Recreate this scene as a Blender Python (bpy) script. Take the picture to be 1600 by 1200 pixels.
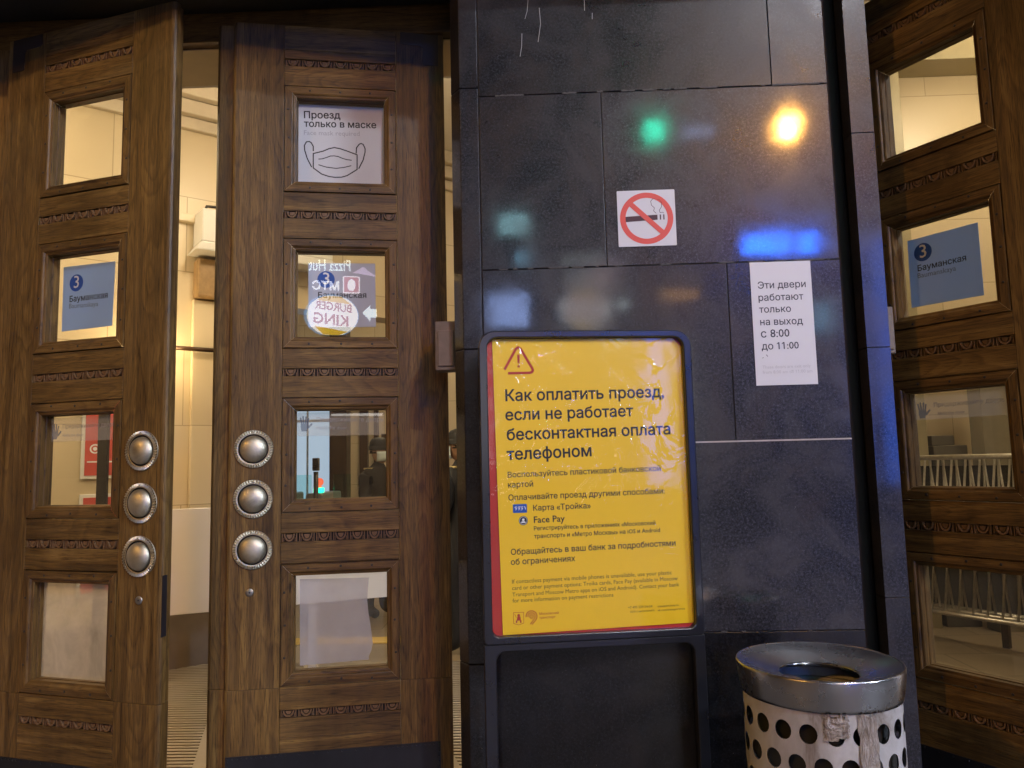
import bpy, bmesh, math, random
from mathutils import Vector, Matrix
for o in list(bpy.data.objects): bpy.data.objects.remove(o, do_unlink=True)
random.seed(7)
SC = bpy.context.scene
COL = SC.collection
R = math.radians

# ------------------------------------------------------------------ camera
cam = bpy.data.cameras.new('camera'); camo = bpy.data.objects.new('camera', cam); COL.objects.link(camo)
cam.sensor_fit = 'HORIZONTAL'; cam.sensor_width = 36.0; cam.lens = 36.0 * 1187.703 / 1600.0
cam.clip_start = 0.05; cam.clip_end = 500
r_ = Vector((0.9991011, 0.03532825, -0.0234286)); u_ = Vector((0.0269696, -0.10333826, 0.99428057)); f_ = Vector((-0.03270512, 0.99401867, 0.10419816))
M = Matrix((( r_.x, u_.x, -f_.x), (r_.y, u_.y, -f_.y), (r_.z, u_.z, -f_.z))).to_4x4()
M.translation = Vector((0, 0, 1.5)); camo.matrix_world = M
SC.camera = camo

# ------------------------------------------------------------------ night sky and exposure
W = bpy.data.worlds.new('World'); SC.world = W; W.use_nodes = True
wn = W.node_tree; bg = wn.nodes['Background']
sky = wn.nodes.new('ShaderNodeTexSky'); sky.sky_type = 'NISHITA'; sky.sun_disc = False
sky.sun_elevation = R(-4); sky.sun_rotation = R(200); sky.altitude = 100
wn.links.new(sky.outputs[0], bg.inputs[0]); bg.inputs[1].default_value = 0.15
SC.view_settings.view_transform = 'Standard'; SC.view_settings.look = 'None'
SC.view_settings.exposure = -0.1; SC.view_settings.gamma = 1.0
SC.render.engine = 'CYCLES'
cy = SC.cycles
cy.use_denoising = True; cy.use_adaptive_sampling = False; cy.max_bounces = 8; cy.diffuse_bounces = 3; cy.glossy_bounces = 4
cy.transparent_max_bounces = 16; cy.transmission_bounces = 4
cy.sample_clamp_indirect = 4.0; cy.blur_glossy = 0.5
cy.caustics_reflective = False; cy.caustics_refractive = False

# lamp powers (radiance of the glowing parts)
P_SODIUM = 1150; P_SODIUM2 = 1000; P_COOL = 150; P_LEDFILL = 1350; P_SHOP = 5.5; P_SIGN = 15.0; P_BLUE = 110.0; P_HALL = 62.0; P_SCONCE = 75.0; P_COLDHALL = 0.7

# ------------------------------------------------------------------ node helpers
def mat(name):
    m = bpy.data.materials.new(name); m.use_nodes = True
    return m, m.node_tree.nodes, m.node_tree.links, m.node_tree.nodes['Principled BSDF']
def setp(b, **k):
    for a, v in k.items():
        s = b.inputs[a.replace('_', ' ')]
        if isinstance(v, (tuple, list)) and len(v) == 3: v = (*v, 1)
        s.default_value = v
def ramp(n, stops):
    r = n.new('ShaderNodeValToRGB'); e = r.color_ramp.elements
    while len(e) < len(stops): e.new(0.5)
    for i, (p, c) in enumerate(stops):
        e[i].position = p; e[i].color = (*c, 1) if len(c) == 3 else c
    return r
def noise(n, l, vec, scale, detail=4, rough=0.55, dist=0.0):
    t = n.new('ShaderNodeTexNoise'); t.inputs['Scale'].default_value = scale; t.inputs['Detail'].default_value = detail
    t.inputs['Roughness'].default_value = rough; t.inputs['Distortion'].default_value = dist
    if vec is not None: l.new(vec, t.inputs['Vector'])
    return t
def mapping(n, l, vec, sc, loc=(0, 0, 0)):
    m = n.new('ShaderNodeMapping'); m.inputs['Scale'].default_value = sc; m.inputs['Location'].default_value = loc
    l.new(vec, m.inputs['Vector']); return m.outputs[0]
def mixc(n, l, fac, a, b, mode='MIX'):
    m = n.new('ShaderNodeMix'); m.data_type = 'RGBA'; m.blend_type = mode
    for i, v in ((0, fac), (6, a), (7, b)):
        if hasattr(v, 'is_output'): l.new(v, m.inputs[i])
        else: m.inputs[i].default_value = v if i == 0 else (*v, 1)
    return m.outputs[2]
def mathn(n, l, op, a, b=0.0, c=None):
    m = n.new('ShaderNodeMath'); m.operation = op
    for i, v in enumerate((a, b) if c is None else (a, b, c)):
        if hasattr(v, 'is_output'): l.new(v, m.inputs[i])
        else: m.inputs[i].default_value = v
    return m.outputs[0]
def bump(n, l, h, strength, dist=0.01, normal=None):
    b = n.new('ShaderNodeBump'); b.inputs['Strength'].default_value = strength; b.inputs['Distance'].default_value = dist
    l.new(h, b.inputs['Height'])
    if normal: l.new(normal, b.inputs['Normal'])
    return b.outputs[0]

def simple(name, col, rough=0.5, metal=0.0, var=0.15, scale=14.0, bmp=0.0, **k):
    m, n, l, b = mat(name)
    tc = n.new('ShaderNodeTexCoord')
    t = noise(n, l, tc.outputs['Object'], scale, 5)
    c = mixc(n, l, t.outputs[0], [x * (1 - var) for x in col], [min(1, x * (1 + var)) for x in col])
    l.new(c, b.inputs['Base Color'])
    rr = mathn(n, l, 'MULTIPLY_ADD', t.outputs[0], 0.2, rough - 0.1); l.new(rr, b.inputs['Roughness'])
    b.inputs['Metallic'].default_value = metal
    if bmp: l.new(bump(n, l, t.outputs[0], bmp, 0.004), b.inputs['Normal'])
    setp(b, **k)
    return m
def glow(name, col, power):
    m, n, l, b = mat(name)
    setp(b, Base_Color=(0.02, 0.02, 0.02), Emission_Color=col, Emission_Strength=power, Roughness=0.6)
    return m

def make_wood(name, dark, midc, light, grey, greyamt):
    m, n, l, b = mat(name)
    uv = n.new('ShaderNodeUVMap'); tc = n.new('ShaderNodeTexCoord')
    v1 = mapping(n, l, uv.outputs[0], (0.7, 26, 1)); n1 = noise(n, l, v1, 1.5, 7, 0.60, 0.7)
    v2 = mapping(n, l, uv.outputs[0], (14, 330, 1)); n2 = noise(n, l, v2, 1.0, 4, 0.65, 0.4)
    wv = noise(n, l, mapping(n, l, uv.outputs[0], (0.9, 4.2, 1)), 1.4, 2, 0.5)
    cath = mathn(n, l, 'FRACT', mathn(n, l, 'MULTIPLY', wv.outputs[0], 15.0))
    cr = ramp(n, [(0.0, (0.25,) * 3), (0.16, (1, 1, 1)), (0.75, (0.75,) * 3), (1.0, (0.25,) * 3)]); l.new(cath, cr.inputs[0])
    g = mathn(n, l, 'ADD', mathn(n, l, 'MULTIPLY', n1.outputs[0], 0.56), mathn(n, l, 'MULTIPLY', cr.outputs[0], 0.12))
    g = mathn(n, l, 'ADD', g, mathn(n, l, 'MULTIPLY', n2.outputs[0], 0.30))
    rp = ramp(n, [(0.33, dark), (0.54, midc), (0.74, light)]); l.new(g, rp.inputs[0])
    pr = ramp(n, [(0.36, (0.28, 0.26, 0.24)), (0.47, (1, 1, 1))]); l.new(n2.outputs[0], pr.inputs[0])
    c = mixc(n, l, 0.75, rp.outputs[0], pr.outputs[0], 'MULTIPLY')
    # weathered greyish patches and dark grime
    n4 = noise(n, l, mapping(n, l, uv.outputs[0], (1.2, 7.0, 1)), 1.7, 6, 0.62, 0.8)
    gr = ramp(n, [(0.45, (0, 0, 0)), (0.70, (greyamt,) * 3)]); l.new(n4.outputs[0], gr.inputs[0])
    c = mixc(n, l, gr.outputs[0], c, grey)
    n5 = noise(n, l, mapping(n, l, tc.outputs['Object'], (3, 3, 1.0), (4, 1, 9)), 1.5, 6, 0.62)
    dk = ramp(n, [(0.34, (0.42, 0.40, 0.39)), (0.58, (1, 1, 1))]); l.new(n5.outputs[0], dk.inputs[0])
    c = mixc(n, l, 0.8, c, dk.outputs[0], 'MULTIPLY')
    l.new(c, b.inputs['Base Color'])
    rr = mathn(n, l, 'MULTIPLY_ADD', n5.outputs[0], 0.30, 0.30); l.new(rr, b.inputs['Roughness'])
    l.new(bump(n, l, mathn(n, l, 'ADD', n2.outputs[0], mathn(n, l, 'MULTIPLY', n1.outputs[0], 0.6)), 0.35, 0.0025), b.inputs['Normal'])
    b.inputs['Specular IOR Level'].default_value = 0.4
    return m
WOOD = make_wood('oak', (0.030, 0.014, 0.004), (0.158, 0.088, 0.022), (0.33, 0.205, 0.058), (0.18, 0.122, 0.056), 0.22)
WOODF = make_wood('oak_moulding', (0.028, 0.012, 0.004), (0.148, 0.080, 0.020), (0.30, 0.178, 0.050), (0.16, 0.105, 0.048), 0.2)
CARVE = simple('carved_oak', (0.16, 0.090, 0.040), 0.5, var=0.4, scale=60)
CARVESHADE = simple('recess_shade', (0.008, 0.005, 0.003), 0.7, var=0.3, scale=60)  # near-black band ground: shade between the carvings put into the colour
DARKWOOD = simple('dark_stained_wood', (0.030, 0.015, 0.008), 0.5, var=0.4, scale=9)

def make_granite(name, base, sheen):
    m, n, l, b = mat(name)
    tc = n.new('ShaderNodeTexCoord'); oc = tc.outputs['Object']
    s1 = noise(n, l, oc, 125, 3, 0.75); s2 = noise(n, l, oc, 420, 2, 0.6); s3 = noise(n, l, oc, 5.0, 9, 0.70, 0.7)
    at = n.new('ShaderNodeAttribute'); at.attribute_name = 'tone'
    g = mathn(n, l, 'ADD', mathn(n, l, 'MULTIPLY', s1.outputs[0], 0.6), mathn(n, l, 'MULTIPLY', s2.outputs[0], 0.4))
    rp = ramp(n, [(0.40, [x * 0.22 for x in base]), (0.50, base), (0.58, [x * 2.4 for x in base]), (0.68, [x * 6.0 for x in base])])
    l.new(g, rp.inputs[0])
    c = rp.outputs[0]
    dust = ramp(n, [(0.43, (0, 0, 0)), (0.62, (0.75,) * 3)]); l.new(s3.outputs[0], dust.inputs[0])
    c = mixc(n, l, dust.outputs[0], c, (0.046, 0.044, 0.049))
    st_n = noise(n, l, mapping(n, l, oc, (1, 1, 0.55), (3, 7, 1)), 3.4, 8, 0.72, 1.2)
    st_r = ramp(n, [(0.50, (0, 0, 0)), (0.68, (0.6,) * 3)]); l.new(st_n.outputs[0], st_r.inputs[0])
    c = mixc(n, l, st_r.outputs[0], c, (0.046, 0.032, 0.027))
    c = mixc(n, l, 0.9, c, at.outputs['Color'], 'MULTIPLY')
    vor = n.new('ShaderNodeTexVoronoi'); vor.inputs['Scale'].default_value = 70; l.new(oc, vor.inputs['Vector'])
    fl = ramp(n, [(0.045, (1, 1, 1)), (0.075, (0, 0, 0))]); l.new(vor.outputs['Distance'], fl.inputs[0])
    sel = ramp(n, [(0.62, (0, 0, 0)), (0.66, (0.8,) * 3)]); l.new(noise(n, l, oc, 23, 2).outputs[0], sel.inputs[0])
    c = mixc(n, l, mixc(n, l, 1.0, fl.outputs[0], sel.outputs[0], 'MULTIPLY'), c, (0.30, 0.29, 0.27))
    l.new(c, b.inputs['Base Color'])
    rr = mathn(n, l, 'MULTIPLY_ADD', s3.outputs[0], 0.44, 0.12); l.new(rr, b.inputs['Roughness'])
    b.inputs['Specular IOR Level'].default_value = 0.30
    wob = noise(n, l, oc, 9, 3)
    h = mathn(n, l, 'ADD', mathn(n, l, 'MULTIPLY', s1.outputs[0], 0.10), wob.outputs[0])
    l.new(bump(n, l, h, 0.2, 0.004), b.inputs['Normal'])
    b.inputs['Coat Weight'].default_value = sheen; l.new(mathn(n, l, 'MULTIPLY_ADD', mathn(n, l, 'POWER', s3.outputs[0], 2.0), 0.20, 0.020), b.inputs['Coat Roughness'])
    l.new(bump(n, l, h, 0.035, 0.004), b.inputs['Coat Normal'])
    return m
GRANITE = make_granite('polished_granite', (0.0155, 0.016, 0.0205), 0.62)
GRANITE_DULL = simple('dull_black_granite', (0.008, 0.009, 0.010), 0.6, var=0.4, scale=90)
MORTAR_D = simple('dark_mortar', (0.022, 0.022, 0.024), 0.85)
MORTAR_GLINT = simple('mortar_glint', (0.42, 0.38, 0.37), 0.8, var=0.35, scale=40)  # whitish grout line, glint of the slab edges put into its colour
SCRATCH = simple('scratch', (0.26, 0.27, 0.28), 0.7)

IRON = simple('blackened_iron', (0.034, 0.031, 0.030), 0.5, 0.3, 0.35, 30, 0.15)
PLATE = simple('worn_kick_plate', (0.030, 0.031, 0.035), 0.38, 0.5, 0.8, 5, 0.15)
BRACKETM = simple('bracket_metal', (0.050, 0.036, 0.027), 0.5, 0.4, 0.3, 20)
STOPM = simple('grey_stop_block', (0.20, 0.155, 0.125), 0.55, 0.1, 0.3, 40, 0.2)
BLACKPAINT = simple('black_satin_paint', (0.012, 0.013, 0.018), 0.30, 0.0, 0.2, 20, Coat_Weight=0.4, Coat_Roughness=0.15)
WHITEPAPER = simple('white_vinyl', (0.66, 0.66, 0.70), 0.45, var=0.03)
WARMPAPER = simple('paper_card', (0.52, 0.55, 0.66), 0.5, var=0.04)

INK = simple('black_ink', (0.012, 0.012, 0.018), 0.5)
INKGREY = simple('grey_ink', (0.40, 0.40, 0.44), 0.5)
INKMID = simple('dim_grey_ink', (0.17, 0.19, 0.24), 0.5)
INKBROWN = simple('brown_ink', (0.16, 0.090, 0.012), 0.5)
INKRED = simple('dark_red_ink', (0.42, 0.035, 0.016), 0.5)
REDBAN = simple('prohibition_red', (0.70, 0.085, 0.065), 0.45, var=0.1)
INKMAROON = simple('maroon_ink', (0.055, 0.016, 0.028), 0.5)
BLUEINK = simple('line_blue_ink', (0.010, 0.085, 0.42), 0.45)
WHITEINK = simple('white_ink', (0.75, 0.78, 0.82), 0.5)
YELLOW = simple('yellow_poster_print', (0.86, 0.56, 0.008), 0.42, var=0.06, scale=3)
REDBOARD = simple('red_board', (0.48, 0.030, 0.016), 0.45, var=0.1)

def schlick(n, l, f0):
    lw = n.new('ShaderNodeLayerWeight'); lw.inputs['Blend'].default_value = 0.5
    p5 = mathn(n, l, 'POWER', lw.outputs['Facing'], 5.0)
    return mathn(n, l, 'MULTIPLY_ADD', p5, 1.0 - f0, f0)
def make_film():
    m, n, l, b = mat('wrinkled_clear_film')
    out = n['Material Output']; n.remove(b)
    tr = n.new('ShaderNodeBsdfTransparent'); gl = n.new('ShaderNodeBsdfGlossy'); gl.inputs['Roughness'].default_value = 0.07
    tc = n.new('ShaderNodeTexCoord'); oc = tc.outputs['Object']
    wr = noise(n, l, mapping(n, l, oc, (1, 1, 1.25)), 5.5, 3, 0.55, 1.6)
    rdg = mathn(n, l, 'ABSOLUTE', mathn(n, l, 'SUBTRACT', wr.outputs[0], 0.5))
    rd = ramp(n, [(0.0, (1, 1, 1)), (0.035, (0, 0, 0))]); l.new(rdg, rd.inputs[0])
    vor = n.new('ShaderNodeTexVoronoi'); vor.inputs['Scale'].default_value = 30; l.new(mapping(n, l, oc, (1, 1, 0.8)), vor.inputs['Vector'])
    bb = ramp(n, [(0.10, (1, 1, 1)), (0.24, (0, 0, 0))]); l.new(vor.outputs['Distance'], bb.inputs[0])
    sel = ramp(n, [(0.60, (0, 0, 0)), (0.66, (1, 1, 1))]); l.new(noise(n, l, oc, 11, 2).outputs[0], sel.inputs[0])
    bub = mixc(n, l, 1.0, bb.outputs[0], sel.outputs[0], 'MULTIPLY')
    # more creases towards the head of the sheet
    sx = n.new('ShaderNodeSeparateXYZ'); l.new(oc, sx.inputs[0])
    topw = n.new('ShaderNodeMapRange'); topw.inputs[1].default_value = 1.35; topw.inputs[2].default_value = 1.80
    topw.inputs[3].default_value = 0.05; topw.inputs[4].default_value = 1.0; l.new(sx.outputs[2], topw.inputs[0])
    h = mathn(n, l, 'ADD', mathn(n, l, 'MULTIPLY', rd.outputs[0], topw.outputs[0]), bub)
    h2 = mathn(n, l, 'ADD', h, mathn(n, l, 'MULTIPLY', noise(n, l, oc, 7, 2).outputs[0], 0.6))
    nn = bump(n, l, h2, 0.5, 0.004)
    l.new(nn, gl.inputs['Normal'])
    mx = n.new('ShaderNodeMixShader'); l.new(schlick(n, l, 0.045), mx.inputs[0]); l.new(tr.outputs[0], mx.inputs[1]); l.new(gl.outputs[0], mx.inputs[2])
    l.new(mx.outputs[0], out.inputs[0]); return m
FILM = make_film()
def make_glass(name, dirt=0.0, f0=0.08, tint=(0.97, 0.98, 0.96)):
    m, n, l, b = mat(name); out = n['Material Output']; n.remove(b)
    tr = n.new('ShaderNodeBsdfTransparent'); tr.inputs[0].default_value = (*tint, 1)
    gl = n.new('ShaderNodeBsdfGlossy'); gl.inputs['Roughness'].default_value = 0.0
    mx = n.new('ShaderNodeMixShader'); l.new(schlick(n, l, f0), mx.inputs[0]); l.new(tr.outputs[0], mx.inputs[1]); l.new(gl.outputs[0], mx.inputs[2])
    last = mx
    if dirt:
        tc = n.new('ShaderNodeTexCoord'); t = noise(n, l, tc.outputs['Object'], 7, 7, 0.62, 0.8)
        rp = ramp(n, [(0.30, (dirt * 0.55,) * 3), (0.75, (dirt,) * 3)]); l.new(t.outputs[0], rp.inputs[0])
        df = n.new('ShaderNodeBsdfTranslucent'); df.inputs[0].default_value = (0.55, 0.52, 0.46, 1)
        d2 = n.new('ShaderNodeBsdfDiffuse'); d2.inputs[0].default_value = (0.36, 0.33, 0.28, 1)
        ds = n.new('ShaderNodeAddShader'); l.new(df.outputs[0], ds.inputs[0]); l.new(d2.outputs[0], ds.inputs[1])
        last = n.new('ShaderNodeMixShader'); l.new(rp.outputs[0], last.inputs[0]); l.new(mx.outputs[0], last.inputs[1]); l.new(ds.outputs[0], last.inputs[2])
    l.new(last.outputs[0], out.inputs[0]); return m
GLASS = make_glass('bevelled_glass', 0.035); GLASSDIRT = make_glass('dirty_glass', 0.75); GLASSCLR = make_glass('gate_glass', 0.0, 0.05, (0.8, 0.97, 0.95))
def make_veil(name, col, op, transl=0.5):
    m, n, l, b = mat(name); out = n['Material Output']; n.remove(b)
    tr = n.new('ShaderNodeBsdfTransparent'); df = n.new('ShaderNodeBsdfDiffuse'); df.inputs[0].default_value = (*col, 1)
    tl = n.new('ShaderNodeBsdfTranslucent'); tl.inputs[0].default_value = (*col, 1)
    m1 = n.new('ShaderNodeMixShader'); m1.inputs[0].default_value = transl; l.new(df.outputs[0], m1.inputs[1]); l.new(tl.outputs[0], m1.inputs[2])
    mx = n.new('ShaderNodeMixShader'); l.new(tr.outputs[0], mx.inputs[1]); l.new(m1.outputs[0], mx.inputs[2])
    tc = n.new('ShaderNodeTexCoord'); t = noise(n, l, tc.outputs['Object'], 9, 4)
    rr = mathn(n, l, 'MULTIPLY_ADD', t.outputs[0], op * 0.4, op * 0.8); l.new(rr, mx.inputs[0])
    l.new(mx.outputs[0], out.inputs[0]); return m
VEIL = make_veil('clear_sticker', (0.75, 0.75, 0.80), 0.16)
BLUECARD = make_veil('pale_blue_card', (0.50, 0.66, 0.92), 2.2, 0.5)
LILAC = make_veil('lilac_film', (0.55, 0.57, 0.74), 0.66, 0.40)
DECALINK = make_veil('decal_ink', (0.36, 0.36, 0.42), 0.75, 0.2)
DECALBLUE = make_veil('decal_hand', (0.16, 0.20, 0.32), 0.62, 0.3)

def make_brass(name, col, rough):
    m, n, l, b = mat(name); tc = n.new('ShaderNodeTexCoord')
    t = noise(n, l, tc.outputs['Object'], 17, 7, 0.66, 0.9); t2 = noise(n, l, tc.outputs['Object'], 160, 2)
    c = mixc(n, l, t.outputs[0], [x * 0.35 for x in col], [min(1, x * 1.35) for x in col]); l.new(c, b.inputs['Base Color'])
    b.inputs['Metallic'].default_value = 1.0
    l.new(mathn(n, l, 'MULTIPLY_ADD', t.outputs[0], 0.28, rough), b.inputs['Roughness'])
    l.new(bump(n, l, t2.outputs[0], 0.12, 0.001), b.inputs['Normal']); return m
BRASS = make_brass('tarnished_brass', (0.72, 0.68, 0.53), 0.36); PATINA = simple('patina', (0.035, 0.030, 0.022), 0.6, 0.3, 0.4, 90)
STEEL = simple('worn_steel', (0.44, 0.44, 0.45), 0.27, 1.0, 0.10, 9)
RAILSTEEL = make_brass('barrier_steel', (0.55, 0.52, 0.46), 0.22)

def make_binpaint():
    m, n, l, b = mat('chipped_white_paint'); tc = n.new('ShaderNodeTexCoord'); oc = tc.outputs['Object']
    t = noise(n, l, mapping(n, l, oc, (1, 1, 0.45)), 9, 7, 0.65, 0.5)
    rp = ramp(n, [(0.32, (0.16, 0.12, 0.085)), (0.43, (0.40, 0.385, 0.37)), (0.64, (0.58, 0.57, 0.57))]); l.new(t.outputs[0], rp.inputs[0])
    l.new(rp.outputs[0], b.inputs['Base Color']); setp(b, Roughness=0.42)
    l.new(bump(n, l, noise(n, l, oc, 120, 3).outputs[0], 0.1, 0.002), b.inputs['Normal']); return m
BINPAINT = make_binpaint()
BINDARK = simple('bin_inside', (0.012, 0.012, 0.012), 0.7)
def make_marble():
    m, n, l, b = mat('beige_marble'); tc = n.new('ShaderNodeTexCoord'); oc = tc.outputs['Object']
    br = n.new('ShaderNodeTexBrick'); uv = n.new('ShaderNodeUVMap'); l.new(uv.outputs[0], br.inputs['Vector'])
    br.inputs['Scale'].default_value = 1.0; br.inputs['Mortar Size'].default_value = 0.004; br.inputs['Brick Width'].default_value = 1.1; br.inputs['Row Height'].default_value = 0.62
    br.inputs['Color1'].default_value = (0.55, 0.45, 0.29, 1); br.inputs['Color2'].default_value = (0.63, 0.53, 0.36, 1); br.inputs['Mortar'].default_value = (0.30, 0.23, 0.14, 1)
    t = noise(n, l, oc, 1.6, 8, 0.62, 1.4)
    c = mixc(n, l, mathn(n, l, 'MULTIPLY', t.outputs[0], 0.55), br.outputs[0], (0.66, 0.55, 0.38)); l.new(c, b.inputs['Base Color'])
    setp(b, Roughness=0.35); return m
MARBLE = make_marble()
BROWNMARBLE = simple('brown_marble', (0.30, 0.19, 0.085), 0.35, var=0.6, scale=11)
PLASTER = simple('white_plaster', (0.72, 0.68, 0.60), 0.7, var=0.04)
CORNICE = simple('cornice_stone', (0.62, 0.54, 0.42), 0.6, var=0.1)
WHITEMETAL = simple('white_enamel', (0.72, 0.71, 0.68), 0.4, var=0.04)
BOARD = simple('white_board', (0.78, 0.74, 0.72), 0.5, var=0.05, scale=3)
BRONZE = simple('dark_bronze', (0.055, 0.028, 0.012), 0.4, 0.4, 0.3, 12)
def make_floor(name, c1, c2, mort, bw, rh, rough):
    m, n, l, b = mat(name); uv = n.new('ShaderNodeUVMap'); br = n.new('ShaderNodeTexBrick'); l.new(uv.outputs[0], br.inputs['Vector'])
    br.inputs['Scale'].default_value = 1; br.inputs['Mortar Size'].default_value = 0.006; br.inputs['Brick Width'].default_value = bw; br.inputs['Row Height'].default_value = rh
    br.inputs['Color1'].default_value = (*c1, 1); br.inputs['Color2'].default_value = (*c2, 1); br.inputs['Mortar'].default_value = (*mort, 1)
    tc = n.new('ShaderNodeTexCoord'); t = noise(n, l, tc.outputs['Object'], 6, 6)
    c = mixc(n, l, mathn(n, l, 'MULTIPLY', t.outputs[0], 0.5), br.outputs[0], [x * 0.6 for x in c1]); l.new(c, b.inputs['Base Color']); setp(b, Roughness=rough); return m
FLOOR = make_floor('hall_floor_tiles', (0.27, 0.21, 0.14), (0.32, 0.255, 0.175), (0.12, 0.09, 0.06), 0.6, 0.6, 0.4)
PAVE = make_floor('granite_paving', (0.16, 0.155, 0.15), (0.19, 0.185, 0.18), (0.05, 0.05, 0.05), 0.6, 0.3, 0.55)
ASPHALT = simple('asphalt', (0.05, 0.05, 0.052), 0.8, var=0.3, scale=120)
FACADE = simple('far_facade_render', (0.16, 0.14, 0.12), 0.8, var=0.2, scale=2)
CLOTH = simple('black_uniform_cloth', (0.012, 0.012, 0.014), 0.75, var=0.3, scale=30)
SKIN = simple('skin', (0.42, 0.25, 0.17), 0.5, var=0.1, Subsurface_Weight=0.1)
HAIR = simple('dark_hair', (0.02, 0.014, 0.01), 0.6)
MASKB = simple('pale_mask_cloth', (0.62, 0.72, 0.74), 0.7, var=0.05)
ORANGE = simple('orange_patch', (0.75, 0.12, 0.03), 0.6)
GOLD = simple('gold_braid', (0.55, 0.45, 0.22), 0.5)
TAPE = None
def make_tape():
    m, n, l, b = mat('crumpled_dirty_tape'); tc = n.new('ShaderNodeTexCoord'); oc = tc.outputs['Object']
    t = noise(n, l, mapping(n, l, oc, (1, 1, 0.3)), 60, 5, 0.65, 1.5)
    rp = ramp(n, [(0.3, (0.12, 0.08, 0.05)), (0.55, (0.40, 0.35, 0.31)), (0.8, (0.62, 0.58, 0.55))]); l.new(t.outputs[0], rp.inputs[0]); l.new(rp.outputs[0], b.inputs['Base Color'])
    setp(b, Roughness=0.22); l.new(bump(n, l, t.outputs[0], 1.0, 0.012), b.inputs['Normal']); return m
TAPE = make_tape()

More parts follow.
